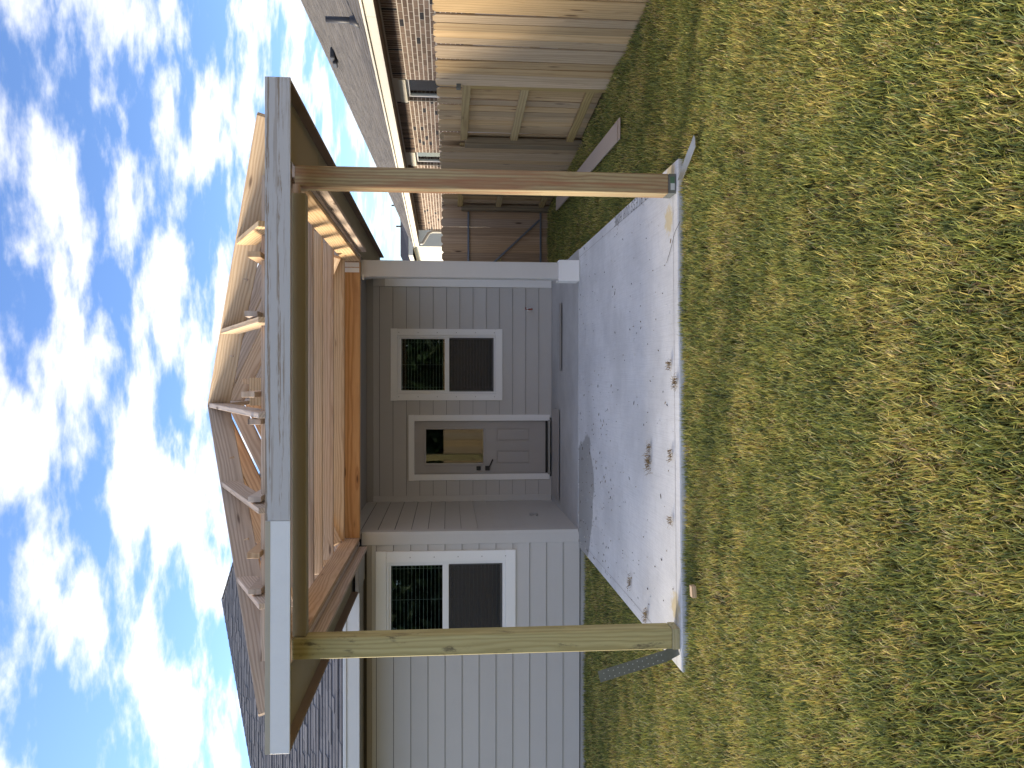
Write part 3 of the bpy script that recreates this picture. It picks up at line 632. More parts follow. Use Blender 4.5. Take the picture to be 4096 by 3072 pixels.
# posts are box meshes along z: make the grain run upwards by building them lying and standing them up
def stand(name, parent, x0, x1, y0, y1, z0, z1, mat, bev=0.006):
    return bar(name, parent, ((x0+x1)/2, (y0+y1)/2, z0), ((x0+x1)/2, (y0+y1)/2, z1), y1-y0, x1-x0, mat, up=(1, 0, 0), bev=bev)
pr = stand('post', pc, 1.300, 1.440, 5.325, 5.465, 0.055, 2.642, 'ptred'); pr['label'] = 'reddish-brown treated timber post'
pl = stand('post', pc, -1.880, -1.740, 5.205, 5.345, 0.055, 2.642, 'ptgreen'); pl['label'] = 'greenish treated timber post'
box('post_base', pr, (1.300, 5.322, 0.002), (1.440, 5.470, 0.055), 'steeld', .003)
box('post_base', pl, (-1.883, 5.203, 0.002), (-1.737, 5.348, 0.054), 'ptgreen', .003)
box('sticker', pr, (1.372, 5.3195, .014), (1.418, 5.3212, .044), 'stick1', 0); box('sticker', pr, (1.325, 5.3195, .012), (1.3715, 5.3212, .042), 'stick2', 0)
def strap_up():
    a = Vector((-1.885, 5.215, .01)); mid = Vector((-1.925, 5.205, .10)); b = Vector((-2.055, 5.20, .57)); wv = Vector((0.078, 0.0, 0.02))
    vs = []; pts = [a, mid, b]
    for p in pts:
        for t in (-.5, .5):
            for d in (0, .003): vs.append(p+wv*t+Vector((0, d, 0)))
    # clipped corners at the top
    top = [b+wv*-.5, b+wv*.5]
    fs = []
    for i in range(2):
        o = i*4; fs += [(o, o+2, o+6, o+4), (o+1, o+5, o+7, o+3), (o, o+4, o+5, o+1), (o+2, o+3, o+7, o+6)]
    fs += [(0, 1, 3, 2), (8, 10, 11, 9)]
    s = mesh_obj('strap', pl, [v-a for v in vs], fs, 'steeld', a)
    B = Boxes(); dirv = (b-mid)
    for i in range(13):
        t = .06+i*.072
        for q in ((-.25, .25) if True else ()):
            p = mid+dirv*t+wv*(q+(.06 if i % 2 else -.06)); B.add(Matrix.Translation((p.x, p.y-.0006, p.z)), .0065, .001, .0065)
    mesh_obj('strap_holes', pl, [v-a for v in B.v], B.f, 'hole', a)['kind'] = 'stuff'
strap_up()
def strap_flat():
    def g(v, ysrc, z):
        yc = (2048-v)/FOC; xc = (3072-ysrc-1536)/FOC; Yd = cp+yc*sp; Zd = yc*cp-sp; t = (CAMZ-z)/-Zd; return Vector(((xc*cy_-Yd*sy_)*t, (xc*sy_+Yd*cy_)*t, z))
    prs = [(g(2712, 722, .004), g(2732, 714, .004)), (g(2722, 690, .02), g(2742, 690, .012)), (g(2746, 620, .03), g(2768, 625, .02)), (g(2766, 570, .025), g(2783, 585, .015)), (g(2777, 540, .015), g(2782, 552, .013))]; vs = []; fs = []
    for a, b in prs:
        for p in (a, b):
            for d in (0, .0035): vs.append(p+Vector((0, 0, d)))
    for i in range(len(prs)-1):
        o = i*4; fs += [(o, o+2, o+6, o+4), (o+1, o+5, o+7, o+3), (o, o+4, o+5, o+1), (o+2, o+3, o+7, o+6)]
    o = 4*(len(prs)-1); fs += [(0, 1, 3, 2), (o, o+2, o+3, o+1)]
    c = vs[0].copy(); mesh_obj('strap', pr, [v-c for v in vs], fs, 'steel', c)
strap_flat()
# front fascia: worn board and repainted board
sx = -0.886
bar('fascia_board', pc, (sx+.001, FY+.01, (FZ0+FZ1)/2), (FX1, FY+.01, (FZ0+FZ1)/2-.004), .02, FZ1-FZ0, 'streak', bev=.002)['label'] = 'worn grey fascia board with bare streaks'
fb = bar('fascia_board', pc, (FX0, FY+.010, (FZ0+FZ1)/2+.006), (sx-.001, FY+.010, (FZ0+FZ1)/2), .02, FZ1-FZ0-.002, 'fascw', bev=.002); fb['label'] = 'freshly painted pale grey fascia board'
bar('bare_edge', fb, (FX0, FY-.0004, FZ1-.011), (sx-.002, FY-.0004, FZ1-.017), .003, .030, 'fascb', bev=0)
# side fascias
bar('fascia_board', pc, (FX1-.01, FY+.021, (FZ0+FZ1)/2-.003), (FX1-.01, 11.9, (FZ0+FZ1)/2+.01), .02, FZ1-FZ0-.004, 'brownp', bev=.002)
bar('fascia_board', pc, (FX0+.01, FY+.021, (FZ0+FZ1)/2+.006), (FX0+.01, EY-.024, (FZ0+FZ1)/2-.004), .02, FZ1-FZ0-.004, 'brownp', bev=.002)
# soffit panels with joints
SZ = 2.645
def panel(lo, hi): return box('soffit_panel', pc, lo, hi, 'soffit', .002)
for a, b in ((FX0+.022, -.2), (-.196, FX1-.022)): panel((a, FY+.022, SZ), (b, 5.19, SZ+.009))
ya = 5.194
for yb in (6.3, 7.5, 8.9, 10.3, 11.9): panel((1.445, ya, SZ-.001), (FX1-.022, yb-.004, SZ+.008)); ya = yb
ya = 5.194
for yb in (6.6, 8.39): panel((FX0+.022, ya, SZ-.001), (-1.905, yb-.004, SZ+.008)); ya = yb
# drop board of the front beam between the posts, nailing strip behind
box('beam_wrap', pc, (-1.735, 5.235, 2.553), (1.232, 5.256, 2.643), 'soffit', .003); box('beam_wrap', pc, (-1.735, 5.257, 2.553), (1.232, 5.33, 2.572), 'soffit', .002)
box('beam_block', pc, (1.233, 5.27, 2.60), (1.299, 5.34, 2.643), 'fir', .002)
bar('beam', pc, (-1.95, 5.30, 2.765), (1.50, 5.36, 2.765), .09, .184, 'grey'); 
# side beams (doubled two-by-eights) running back to the house
LA, LB = Vector((-1.742, 5.36, 2.672)), Vector((-1.856, 9.0, 2.722)); RA, RB = Vector((1.302, 5.42, 2.678)), Vector((1.340, 9.0, 2.712))
for k in range(2):
    o = Vector((-.0205-.042*k, 0, -.004*k)); bar('side_beam', pc, LA+o, LB+o, .038, .182, 'fir' if k == 0 else 'grey')
    o = Vector((.0205+.042*k, 0, -.004*k)); bar('side_beam', pc, RA+o, RB+o, .038, .186, 'firsun' if k == 0 else 'grey')
bar('beam_strip', pc, LA+Vector((-.105, 0, -.125)), LB+Vector((-.105, -.05, -.125)), .035, .12, 'grey'); bar('beam_strip', pc, RA+Vector((.105, 0, -.12)), RB+Vector((.105, -.15, -.12)), .035, .115, 'grey')
# ledger against the house and hanger plates
bar('ledger', pc, (-1.855, 9.02, 2.722), (1.338, 9.02, 2.712), .038, .186, 'orange')
bar('blocking', pc, (-1.88, 9.052, 2.733), (1.42, 9.052, 2.723), .024, .22, 'grey')
for i in range(2): box('hanger_plate', pc, (1.215+.062*i, 8.996, 2.630), (1.268+.062*i, 9.0005, 2.792), 'white', 0)
box('loose_splint', pc, (1.12, 8.93, 2.57), (1.19, 8.945, 2.585), 'cream', .002)
# ceiling joists across
for (y, mt, dz, h) in ((5.75, 'fir', 0, .14), (6.30, 'grey', 0, .14), (6.90, 'grey', 0, .14), (7.46, 'firsun', .006, .14), (8.15, 'fir', -.004, .14), (8.86, 'firsun', -.030, .17)):
    t = (y-5.36)/3.64; zb = (LA.z+(LB.z-LA.z)*t)+.092+dz; xa = LA.x+(LB.x-LA.x)*t-.07; xb = RA.x+(RB.x-RA.x)*t+.07; zr = (RA.z+(RB.z-RA.z)*t)+.095+dz
    bar('ceiling_joist', pc, (xa, y, zb+h/2), (xb, y, zr+h/2), .038, h, mt, bev=.007)
# hip rafters, common rafters, jacks, ridge
CX = (FX0+FX1)/2; HALF = (FX1-FX0)/2; SLP = .464; RY = FY+HALF; RZ = ZT+SLP*HALF
def rz(run): return ZT+SLP*run
def raf(name, p0, p1, w, d, mat, lab=None):
    p0, p1 = Vector(p0), Vector(p1); mw, ln = frame(p0, p1); off = mw.to_3x3() @ Vector((0, 0, -d/2)); return bar(name, pc, p0+off, p1+off, w, d, mat)
bar('ridge_board', pc, (CX, RY-.02, RZ-.095), (CX, 10.3, RZ-.095), .038, .184, 'grey')
t0 = .17
raf('hip_rafter', (FX1-t0, FY+t0, rz(t0)), (CX+.015, RY-.015, RZ-.004), .038, .178, 'firsun'); raf('hip_rafter', (FX0+t0, FY+t0, rz(t0)), (CX-.015, RY-.015, RZ-.004), .038, .178, 'grey')  # right hip coloured as sunlit, left hip coloured as shaded
for i, x in enumerate((CX+1.22, CX+.61, CX, CX-.61, CX-1.22)):
    run = HALF-abs(x-CX) if abs(x-CX) > .05 else HALF-.03
    raf('jack_rafter' if abs(x-CX) > .05 else 'common_rafter', (x, FY+.155, rz(.155)), (x, FY+run-.03, rz(run-.03)), .038, .135, ('firsun', 'firsun', 'grey', 'grey', 'grey')[i])
for y in (RY+.02, 7.55, 8.16, 8.77):
    for s in (1, -1): raf('common_rafter', (CX+s*(HALF-.16), y, rz(.16)), (CX+s*.02, y, RZ), .038, .135, random.choice(('grey', 'fir', 'orange' if s < 0 else 'fir')))
for j, dd in enumerate((.52, 1.10, 1.66)):      # side jacks on both hips
    for s in (1, -1):
        y = FY+dd; raf('jack_rafter', (CX+s*(HALF-.16), y, rz(.16)), (CX+s*(HALF-dd+.03), y, rz(dd-.03)), .038, .135, 'fir' if s < 0 else 'grey')
for x, z, mt in ((CX+1.05, .0, 'fir'), (CX+.66, .02, 'grey'), (CX+.13, .04, 'fir'), (CX-.05, .0, 'grey'), (CX-.56, .0, 'grey'), (CX-.93, .01, 'fir'), (CX-1.17, .0, 'grey')):
    box('lookout', pc, (x-.019, 5.17, 2.83+z), (x+.019, 6.1, 2.915+z), mt, .003)
box('lookout_block', pc, (CX+.03, 5.95, 2.86), (CX+.24, 5.99, 3.10), 'firsun', .003); box('lookout_block', pc, (CX+.19, 6.05, 2.86), (CX+.23, 6.14, 3.18), 'fir', .003)
bar('brace', pc, (-1.80, 8.45, 2.80), (-1.60, 8.60, 2.93), .038, .09, 'firsun'); bar('brace', pc, (1.30, 8.40, 2.80), (1.12, 8.62, 2.92), .038, .09, 'firsun'); bar('brace', pc, (-1.76, 6.2, 2.79), (-1.56, 6.5, 2.92), .038, .09, 'firsun')

# ================================================================== FENCE AND GATE
F0 = Vector((3.13, 6.37, 0)); FD = Vector((-.0562, 1, 0)).normalized(); FN = Vector((-FD.y, FD.x, 0))   # FN points to our yard (-x)
def fpt(y, off=0.0, z=0.0): p = F0+FD*((y-F0.y)/FD.y)+FN*off; p.z = z; return p
fence = thing('wooden_fence', 'tan cedar privacy fence between the lawn and the brick house', 'fence', (3.13, 6.37, GZ))
def picket_mesh(w, h, mat):
    key = ('pk', round(w, 3), round(h, 3), mat)
    if key in _cache: return _cache[key]
    e = .030; t = .0075; pr_ = [(0, -w/2), (h-e, -w/2), (h, -w/2+e), (h, w/2-e), (h-e, w/2), (0, w/2)]; n = 6
    vs = [(a, b, -t) for a, b in pr_]+[(a, b, t) for a, b in pr_]; fs = [tuple(range(n))[::-1], tuple(range(n, 2*n))]+[(i, (i+1) % n, n+(i+1) % n, n+i) for i in range(n)]
    me = bpy.data.meshes.new('picket'); me.from_pydata(vs, [], fs); me.update(); me.materials.append(M[mat]); _cache[key] = me; return me
def picket(parent, base, w, h, along, out, mat, jit=0.006):
    x = Vector((random.uniform(-jit, jit), random.uniform(-jit, jit), 1)).normalized(); y = Vector(along); z = x.cross(y).normalized(); y = z.cross(x)
    mw = Matrix(((x.x, y.x, z.x, base[0]), (x.y, y.y, z.y, base[1]), (x.z, y.z, z.z, base[2]), (0, 0, 0, 1)))
    return link(bpy.data.objects.new('picket', picket_mesh(w, h, mat)), 'picket', parent, mw)
FT = 1.735
def run_pickets(y0, y1, off):
    y = y0
    while y < y1-.03:
        w = random.choice((.137, .140, .143)); yy = min(y+w, y1); b = fpt((y+yy)/2, off+random.uniform(-.007, .007), GZ-.05)
        picket(fence, b, yy-y-random.choice((.006, .008, .010)), FT-(GZ-.05)-.004*(y-6)+random.uniform(-.006, .006), FD, FN, 'cedar'); y = yy
    # solid weather shadow board is not needed: pickets stand edge to edge
run_pickets(1.2, 7.92, .045); run_pickets(7.92, 10.1, -.055); run_pickets(9.70, 11.62, .045); run_pickets(11.62, 12.72, -.055)
for (a, b) in ((7.92, 9.55), (11.62, 12.50)):
    for z in (1.415, .80, .10):
        bar('rail', fence, fpt(a, 0.0, z), fpt(b, 0.0, z), .038, .088, 'rail')
for (a, b) in ((1.2, 7.90), (9.72, 11.60)):
    for z in (1.42, .80, .10): bar('rail', fence, fpt(a, 0.0, z), fpt(b, 0.0, z), .038, .088, 'rail')
for y in (3.1, 5.5, 7.97, 9.58, 11.66, 12.52):
    p = fpt(y, -.005 if y < 9 else .03, GZ-.1); bar('fence_post', fence, p, (p.x, p.y, 1.40 if y > 9 else 1.38), .09, .09 if y != 9.58 else .14, 'rail2' if y > 9 else 'rail', up=FD)
for y in (9.58, ): 
    p = fpt(y, -.03, 1.40); bar('fence_post', fence, p, (p.x, p.y, 1.66), .14, .016, 'cedar', up=FN)
bar('bracket', fence, fpt(7.90, .03, 1.50), fpt(7.90, .10, 1.50), .035, .045, 'steeld')
gate = thing('gate', 'cedar picket gate with grey steel Z frame beside the porch column', 'gate', (2.1, 12.62, GZ))
x = 1.5
while x < 2.84:
    w = .139; picket(gate, (x+w/2, 12.66+random.uniform(-.003, .003), GZ-.01), w-.001, 1.765+random.uniform(-.008, .008), (1, 0, 0), (0, -1, 0), 'cedar2', .0015); x += w
for z in (1.28, .09): bar('frame_bar', gate, (1.5, 12.63, z), (2.72, 12.63, z), .025, .03, 'steelb')
bar('frame_bar', gate, (2.60, 12.612, .11), (1.52, 12.612, 1.26), .02, .03, 'steelb'); bar('wood_block', gate, (1.5, 12.63, .78), (1.96, 12.63, .78), .03, .085, 'rail')

# ================================================================== NEIGHBOUR'S BRICK HOUSE
nb = thing('brick_house', 'dark brown brick house with cream eaves behind the cedar fence', 'house', (5.05, 12, GZ))
NX = Vector((-.034, 1, 0)).normalized(); NN = Vector((-NX.y, NX.x, 0))         # NN points towards our yard
NO = Vector((5.05+.034*10, 0, 0))                                             # wall line passes here at y=0
def npt(s, off=0.0, z=0.0): p = NO+NX*s+NN*off; p.z = z; return p
NEND = 24.0; EOFF = .44; NEZ = 2.52
wins = ((12.92, 13.82), (16.62, 17.50)); WT = 2.33
def nwall():
    B = Boxes(); R = Matrix(((NX.x, NN.x, 0, 0), (NX.y, NN.y, 0, 0), (0, 0, 1, 0), (0, 0, 0, 1)))
    def seg(a, b, z0, z1): B.add(Matrix.Translation(npt((a+b)/2, -.06, (z0+z1)/2)) @ R, b-a, .12, z1-z0)
    cuts = [2.0]+[q for w in wins for q in w]+[NEND]
    for i in range(0, len(cuts), 2): seg(cuts[i], cuts[i+1], -.2, 2.62)
    for a, b in wins: seg(a, b, -.2, .9); seg(a, b, WT, 2.62)
    c = npt(12, 0, 0); wl = mesh_obj('wall', nb, [v-c for v in B.v], B.f, 'mortar', c)
    # end wall of the house
    bar('wall', nb, npt(NEND-.06, -.07, 1.2), npt(NEND-.06, -8, 1.2), .12, 2.8, 'mortar', bev=0)
    items = []; ch = .0728; L_ = .209; top = 2.525; sold = .225
    s = 4.0
    while s < NEND:
        if not any(a-.02 < s+.033 < b+.02 for a, b in wins): items.append((s+.034, top-sold/2, .056, sold-.015))
        s += .071
    zr = top-sold; k = 0
    while zr > 1.30:
        s = 4.0+(L_/2 if k % 2 else 0)
        while s < NEND:
            a, b = s, min(s+L_, NEND); 
            for (p, q) in wins:
                if a < p < b: b = p
                if a < q < b: a = q
            if not any(p-.001 <= a and b <= q+.001 for p, q in wins) and b-a > .03: items.append(((a+b)/2, zr-ch/2, b-a-.015, ch-.016))
            s += L_
        zr -= ch; k += 1
    def key(it): return abs(it[0]-11.5)+(8 if it[0] < 9.3 else 0)+(20 if it[1] < 1.68 else 0)
    items.sort(key=key); S = Boxes()
    for i, (s, z, w, h) in enumerate(items):
        mw = Matrix.Translation(npt(s, -.007+random.uniform(-.001, .002), z)) @ R
        if i < 300: link(bpy.data.objects.new('brick', box_mesh(w, .022, h, 'brick', .003)), 'brick', wl, mw)
        else: S.add(mw, w, .022, h)
    # jamb bricks of the far reveals and the near ones
    for a, b in wins:
        z = WT-.03; 
        while z > 1.30:
            for e in (b+.004, a-.004):
                S.add(Matrix.Translation(npt(e, -.06, z-ch/2)) @ R, .012, .10, ch-.011)
            z -= ch
    o = mesh_obj('brick_field', wl, [v-c for v in S.v], S.f, 'brick', c); o['kind'] = 'stuff'
    for a, b in wins:
        w = thing_part('window', nb, npt(a, -.1, .9))
        bar('head_panel', w, npt(a-.03, .006, (WT+2.47)/2-.02), npt(b+.03, .006, (WT+2.47)/2-.02), .03, 2.47-WT-.02, 'cream')
        bar('frame', w, npt(a+.004, -.09, WT-.03), npt(b-.004, -.09, WT-.03), .05, .05, 'vinyl'); bar('frame', w, npt(b-.03, -.09, .95), npt(b-.03, -.09, WT-.056), .05, .045, 'vinyl', up=tuple(NN)); bar('frame', w, npt(a+.03, -.09, .95), npt(a+.03, -.09, WT-.056), .05, .045, 'vinyl', up=tuple(NN))
        bar('pane', w, npt(a+.05, -.10, (WT+.9)/2), npt(b-.05, -.10, (WT+.9)/2), .004, WT-.9-.12, 'glass', bev=0)
        bar('room', w, npt(a-.1, -1.2, 1.5), npt(b+.1, -1.2, 1.5), .02, 1.6, 'room', bev=0)
        Bl = Boxes(); z = 1.3
        while z < WT-.1: Bl.add(Matrix.Translation(npt((a+b)/2, -.155, z)) @ R @ Matrix.Rotation(math.radians(25), 4, 'X'), b-a-.12, .048, .003); z += .048
        o2 = mesh_obj('blind', w, [v-npt(a) for v in Bl.v], Bl.f, 'blind', npt(a)); o2['kind'] = 'stuff'
nwall()
def nroof():
    rf = thing_part('roof', nb, npt(12, EOFF, NEZ)); P_ = .5; zt = 2.70
    def rp(s, up_, z=0): p = npt(s, EOFF-up_); p.z = zt+P_*up_+z; return p           # up_: run from the eave, horizontally
    SE = 24.4; RUN = 6.2
    vs = [rp(-2, 0), rp(SE, 0), rp(SE-RUN, RUN), rp(-2, RUN)]; v2 = [v-Vector((0, 0, .05)) for v in vs]; e = [rp(SE, 2*RUN-.0)-Vector((0, 0, P_*2*RUN))]
    allv = vs+v2+[e[0], rp(-2, 2*RUN)-Vector((0, 0, P_*2*RUN))]; c = npt(12, EOFF, zt)
    mesh_obj('roof_deck', rf, [v-c for v in allv], [(0, 1, 2, 3), (7, 6, 5, 4), (0, 4, 5, 1), (1, 2, 8), (2, 3, 9, 8)], 'shingle2', c)
    B = Boxes(); ang = math.atan(P_); up_ = 0.0; ex = .143*math.cos(ang); R = Matrix(((NX.x, NN.x, 0, 0), (NX.y, NN.y, 0, 0), (0, 0, 1, 0), (0, 0, 0, 1)))
    while up_ < RUN-.1:
        s = 4+random.random()*.4
        while s < SE-up_-.1:
            w = random.choice((.2, .3, .4, .55)); w = min(w, SE-up_-s)
            B.add(Matrix.Translation(rp(s+w/2, up_+ex*.5, .006+random.choice((0, .004)))) @ R @ Matrix.Rotation(-(ang-.05), 4, 'X'), w-.004, .18, .011); s += w
        up_ += ex
    o = mesh_obj('shingle_field', rf, [v-c for v in B.v], B.f, 'shingle2', c); o['kind'] = 'stuff'
    a, b = rp(SE, 0, .02), rp(SE-RUN, RUN, .02); n = 50
    for i in range(n): prism_cap(rf, a+(b-a)*i/n, a+(b-a)*(i+1.1)/n)
    for p, q in ((4.0, 10.0), (10.004, 16.2), (16.204, SE)):
        bar('fascia_board', rf, npt(p, EOFF-.01, (NEZ+zt)/2-.01), npt(q, EOFF-.01, (NEZ+zt)/2-.01), .02, zt-NEZ-.03, 'cream'); bar('drip_edge', rf, npt(p, EOFF+.012, zt-.022), npt(q, EOFF+.012, zt-.022), .04, .030, 'cream')
    bar('eave_soffit', rf, npt(4, EOFF/2-.02, NEZ+.03), npt(SE, EOFF/2-.02, NEZ+.03), EOFF, .012, 'brownp', bev=0)
    # plumbing vent and low roof vents
    def hit(v, ysrc):     # photo pixel onto the roof plane
        yc = (2048-v)/FOC; xc = (3072-ysrc-1536)/FOC; Yd = cp+yc*sp; Zd = yc*cp-sp; d = Vector((xc*cy_-Yd*sy_, xc*sy_+Yd*cy_, Zd)); o_ = Vector((0, 0, CAMZ)); n_ = (rp(20, 1)-rp(10, 1)).cross(rp(10, 3)-rp(10, 1)); t = (rp(10, 1)-o_).dot(n_)/d.dot(n_); return o_+d*t
    h = hit(1428, 82); vent = tube('plumbing_vent', rf, [h-Vector((0, 0, .05)), h+Vector((0, 0, .12)), h+Vector((0, 0, .42))], .042, 'pvc', 12)
    tube('vent_boot', vent, [h-Vector((0, 0, .08)), h+Vector((0, 0, .04)), h+Vector((0, 0, .10))], [.13, .07, .05], 'pvc', 12)
    for (v, ysrc) in ((1342, 215), (1352, 240)):
        q = hit(v, ysrc); bar('roof_vent', rf, q+Vector((-.02, -.13, .05)), q+Vector((-.02, .13, .07)), .24, .10, 'pvc', bev=.02)
    # downspout at the far corner
    s = NEND-.05; tube('downspout', rf, [npt(s+.1, EOFF-.02, 2.48), npt(s+.1, EOFF-.04, 2.40), npt(s+.05, .10, 2.22), npt(s+.0, .06, 2.10), npt(s+.0, .06, 0)], .045, 'cream', 8)
nroof()
def far_house(label, x0, x1, y0, y1, ze, zr, gz):
    h = thing('far_house', label, 'house', ((x0+x1)/2, y0, gz)); xi = (y1-y0)/2; ym = (y0+y1)/2
    box('wall', h, (x0+.4, y0+.4, gz), (x1-.4, y1-.4, ze), 'cream', 0)
    c = Vector((x0, y0, ze)); vs = [(x0, y0, ze), (x1, y0, ze), (x1, y1, ze), (x0, y1, ze), (x0+xi, ym, zr), (max(x1-xi, x0+xi+.1), ym, zr)]
    r = mesh_obj('roof', h, [Vector(v)-c+Vector((0, 0, .16)) for v in vs], [(0, 1, 5, 4), (1, 2, 5), (2, 3, 4, 5), (3, 0, 4), (0, 3, 2, 1)], 'shingle3', c)
    box('fascia_board', r, (x0, y0-.02, ze-.02), (x1, y0, ze+.15), 'cream', 0); box('fascia_board', r, (x0-.02, y0, ze-.02), (x0, y1, ze+.15), 'cream', 0)
    for t in (.25, .45, .62): p = Vector(vs[0]).lerp(Vector(vs[4]), t); tube('roof_vent', r, [p+Vector((.1, .6, .1)), p+Vector((.1, .6, .42))], .035, 'pvc', 8)
    return h
far_house('distant house with dark shingle hip roof beyond the end of the brick house', 4.75, 16, 30, 41, 3.0, 4.35, GZ)
far_house('lower distant house with dark roof and white eave beyond the gate', 3.0, 18, 46, 56, 2.25, 4.6, -.5)

# behind the camera, seen only in the glass
bf = thing('back_fence', 'plain tan wooden fence mirrored in the door glass', 'fence', (0, -9, GZ))
x = -12.5
while x < 6.5: picket(bf, (x+.07, -9, GZ), .139, 1.85, (1, 0, 0), (0, 1, 0), 'cedar'); x += .142
def leafy_tree(loc, h, r, label):
    t = thing('leafy_tree', label, 'tree', loc, 'trees mirrored in the window panes'); tube('trunk', t, [Vector(loc), Vector(loc)+Vector((.1, 0, h*.3)), Vector(loc)+Vector((0, .1, h*.7))], [.14, .11, .05], 'twig', 8)
    n = 2600; rr = np.random.default_rng(int(h*100)+int(abs(loc[0])*10)); d = rr.normal(size=(n, 3)); d /= np.linalg.norm(d, axis=1)[:, None]; rad = rr.random(n)**.45; c = d*rad[:, None]*np.array([r, r*.8, h*.40])+np.array([0, 0, h*.58]); c += (vnoise(c[:, 0]*2, c[:, 2]*2, 3)[:, None]-.5)*.5
    a = rr.normal(size=(n, 3))*.10; b = rr.normal(size=(n, 3))*.10; vs = np.stack([c-a, c+b, c+a, c-b], 1).reshape(-1, 3); fs = [(4*i, 4*i+1, 4*i+2, 4*i+3) for i in range(n)]
    me = bpy.data.meshes.new('crown'); me.from_pydata(vs.tolist(), [], fs); me.update(); me.materials.append(M['leaf']); at = me.attributes.new('tone', 'FLOAT_COLOR', 'POINT')
    k = np.repeat(.6+.8*rr.random(n), 4); cc = np.stack([.028*k, .055*k, .018*k, np.ones_like(k)], 1); at.data.foreach_set('color', cc.astype(np.float32).ravel())
    link(bpy.data.objects.new('crown', me), 'crown', t, Matrix.Translation(loc))
for x, h in ((-12.6, 4.5), (-10.2, 4.8), (-8.0, 4.6), (-5.6, 4.4), (-3.2, 4.6), (-.6, 4.3), (2.0, 4.5)): leafy_tree((x, -11+.3*math.sin(x), GZ), h, 1.9, 'dark leafy tree mirrored in the upper window panes')

# ================================================================== LOOSE THINGS
def plank(label, a, b, w, t, z, dz):
    a, b = Vector((a[0], a[1], z)), Vector((b[0], b[1], z+dz)); mw, ln = frame(a, b); return tag(link(bpy.data.objects.new('plank', box_mesh(ln, w, t, 'plank', .002)), 'plank', None, mw), label, 'plank', 'tan planks lying beside the fence')
def onz(v, ysrc, z):    # photo pixel onto a level plane
    yc = (2048-v)/FOC; xc = (3072-ysrc-1536)/FOC; Yd = cp+yc*sp; Zd = yc*cp-sp; dx, dy = xc*cy_-Yd*sy_, xc*sy_+Yd*cy_; t = (CAMZ-z)/-Zd; return dx*t, dy*t
pA, pB = onz(2480, 512, GZ+.04), onz(2232, 812, GZ+.04)
plank('tan primed plank lying on the grass beside the fence, under another plank', pA, pB, .20, .012, GZ+.040, .005)
plank('tan primed plank lying on the grass beside the fence, on top of another plank', (pA[0]-.012, pA[1]+.05), (pB[0]-.01, pB[1]+.03), .19, .012, GZ+.054, .006)
def offcut():
    o = bar('wood_offcut', None, (-1.42, 4.86, GZ+.055), (-1.345, 4.86, GZ+.06), .05, .03, 'firsun', bev=.002); tag(o, 'small pale wood offcut lying on the grass in front of the patio', 'wood scrap')
offcut()
tw = tube('twig', None, [(1.08, 5.20, .01), (1.03, 5.30, .014), (.99, 5.36, .010), (.93, 5.42, .010), (.84, 5.52, .012)], .0016, 'twig', 5); tag(tw, 'thin dark twig lying on the concrete near the reddish-brown post', 'twig')

def blades(name, parent, P, Hh, Wd, lean, az, tone, tone2, mat, curl=0.5, z0=None):
    """P (n,3) roots. three-segment tapered blades, one mesh"""
    n = len(P); ca, sa = np.cos(az), np.sin(az); dirx = np.stack([ca, sa, np.zeros(n)], 1); side = np.stack([-sa, ca, np.zeros(n)], 1)
    mid = P+dirx*(Hh*lean*0.50)[:, None]+np.array([0, 0, 1.0])*(Hh*0.54*np.sqrt(np.maximum(0.05, 1-(lean*.55)**2)))[:, None]
    tip = P+dirx*(Hh*lean)[:, None]+np.array([0, 0, 1.0])*(Hh*np.sqrt(np.maximum(0.02, 1-lean**2)))[:, None]
    hw = (Wd/2)[:, None]
    V = np.stack([P-side*hw, P+side*hw, mid-side*hw*.85, mid+side*hw*.85, tip], 1).reshape(-1, 3).astype(np.float32)
    base = (np.arange(n)*5)[:, None]; T = np.concatenate([base+np.array([[0, 1, 3]]), base+np.array([[0, 3, 2]]), base+np.array([[2, 3, 4]])], 1).reshape(-1).astype(np.int32)
    me = bpy.data.meshes.new(name); me.vertices.add(5*n); me.vertices.foreach_set('co', V.ravel()); nt_ = 3*n; me.loops.add(3*nt_); me.loops.foreach_set('vertex_index', T); me.polygons.add(nt_); me.polygons.foreach_set('loop_start', np.arange(0, 3*nt_, 3, dtype=np.int32)); me.polygons.foreach_set('loop_total', np.full(nt_, 3, dtype=np.int32)); me.update(calc_edges=True)
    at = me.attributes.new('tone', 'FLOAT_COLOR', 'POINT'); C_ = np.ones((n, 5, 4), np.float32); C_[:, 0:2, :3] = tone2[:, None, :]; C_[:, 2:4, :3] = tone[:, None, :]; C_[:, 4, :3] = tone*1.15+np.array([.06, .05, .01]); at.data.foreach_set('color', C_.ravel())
    me.materials.append(M[mat]); me.validate(); return link(bpy.data.objects.new(name, me), name, parent, Matrix.Identity(4))
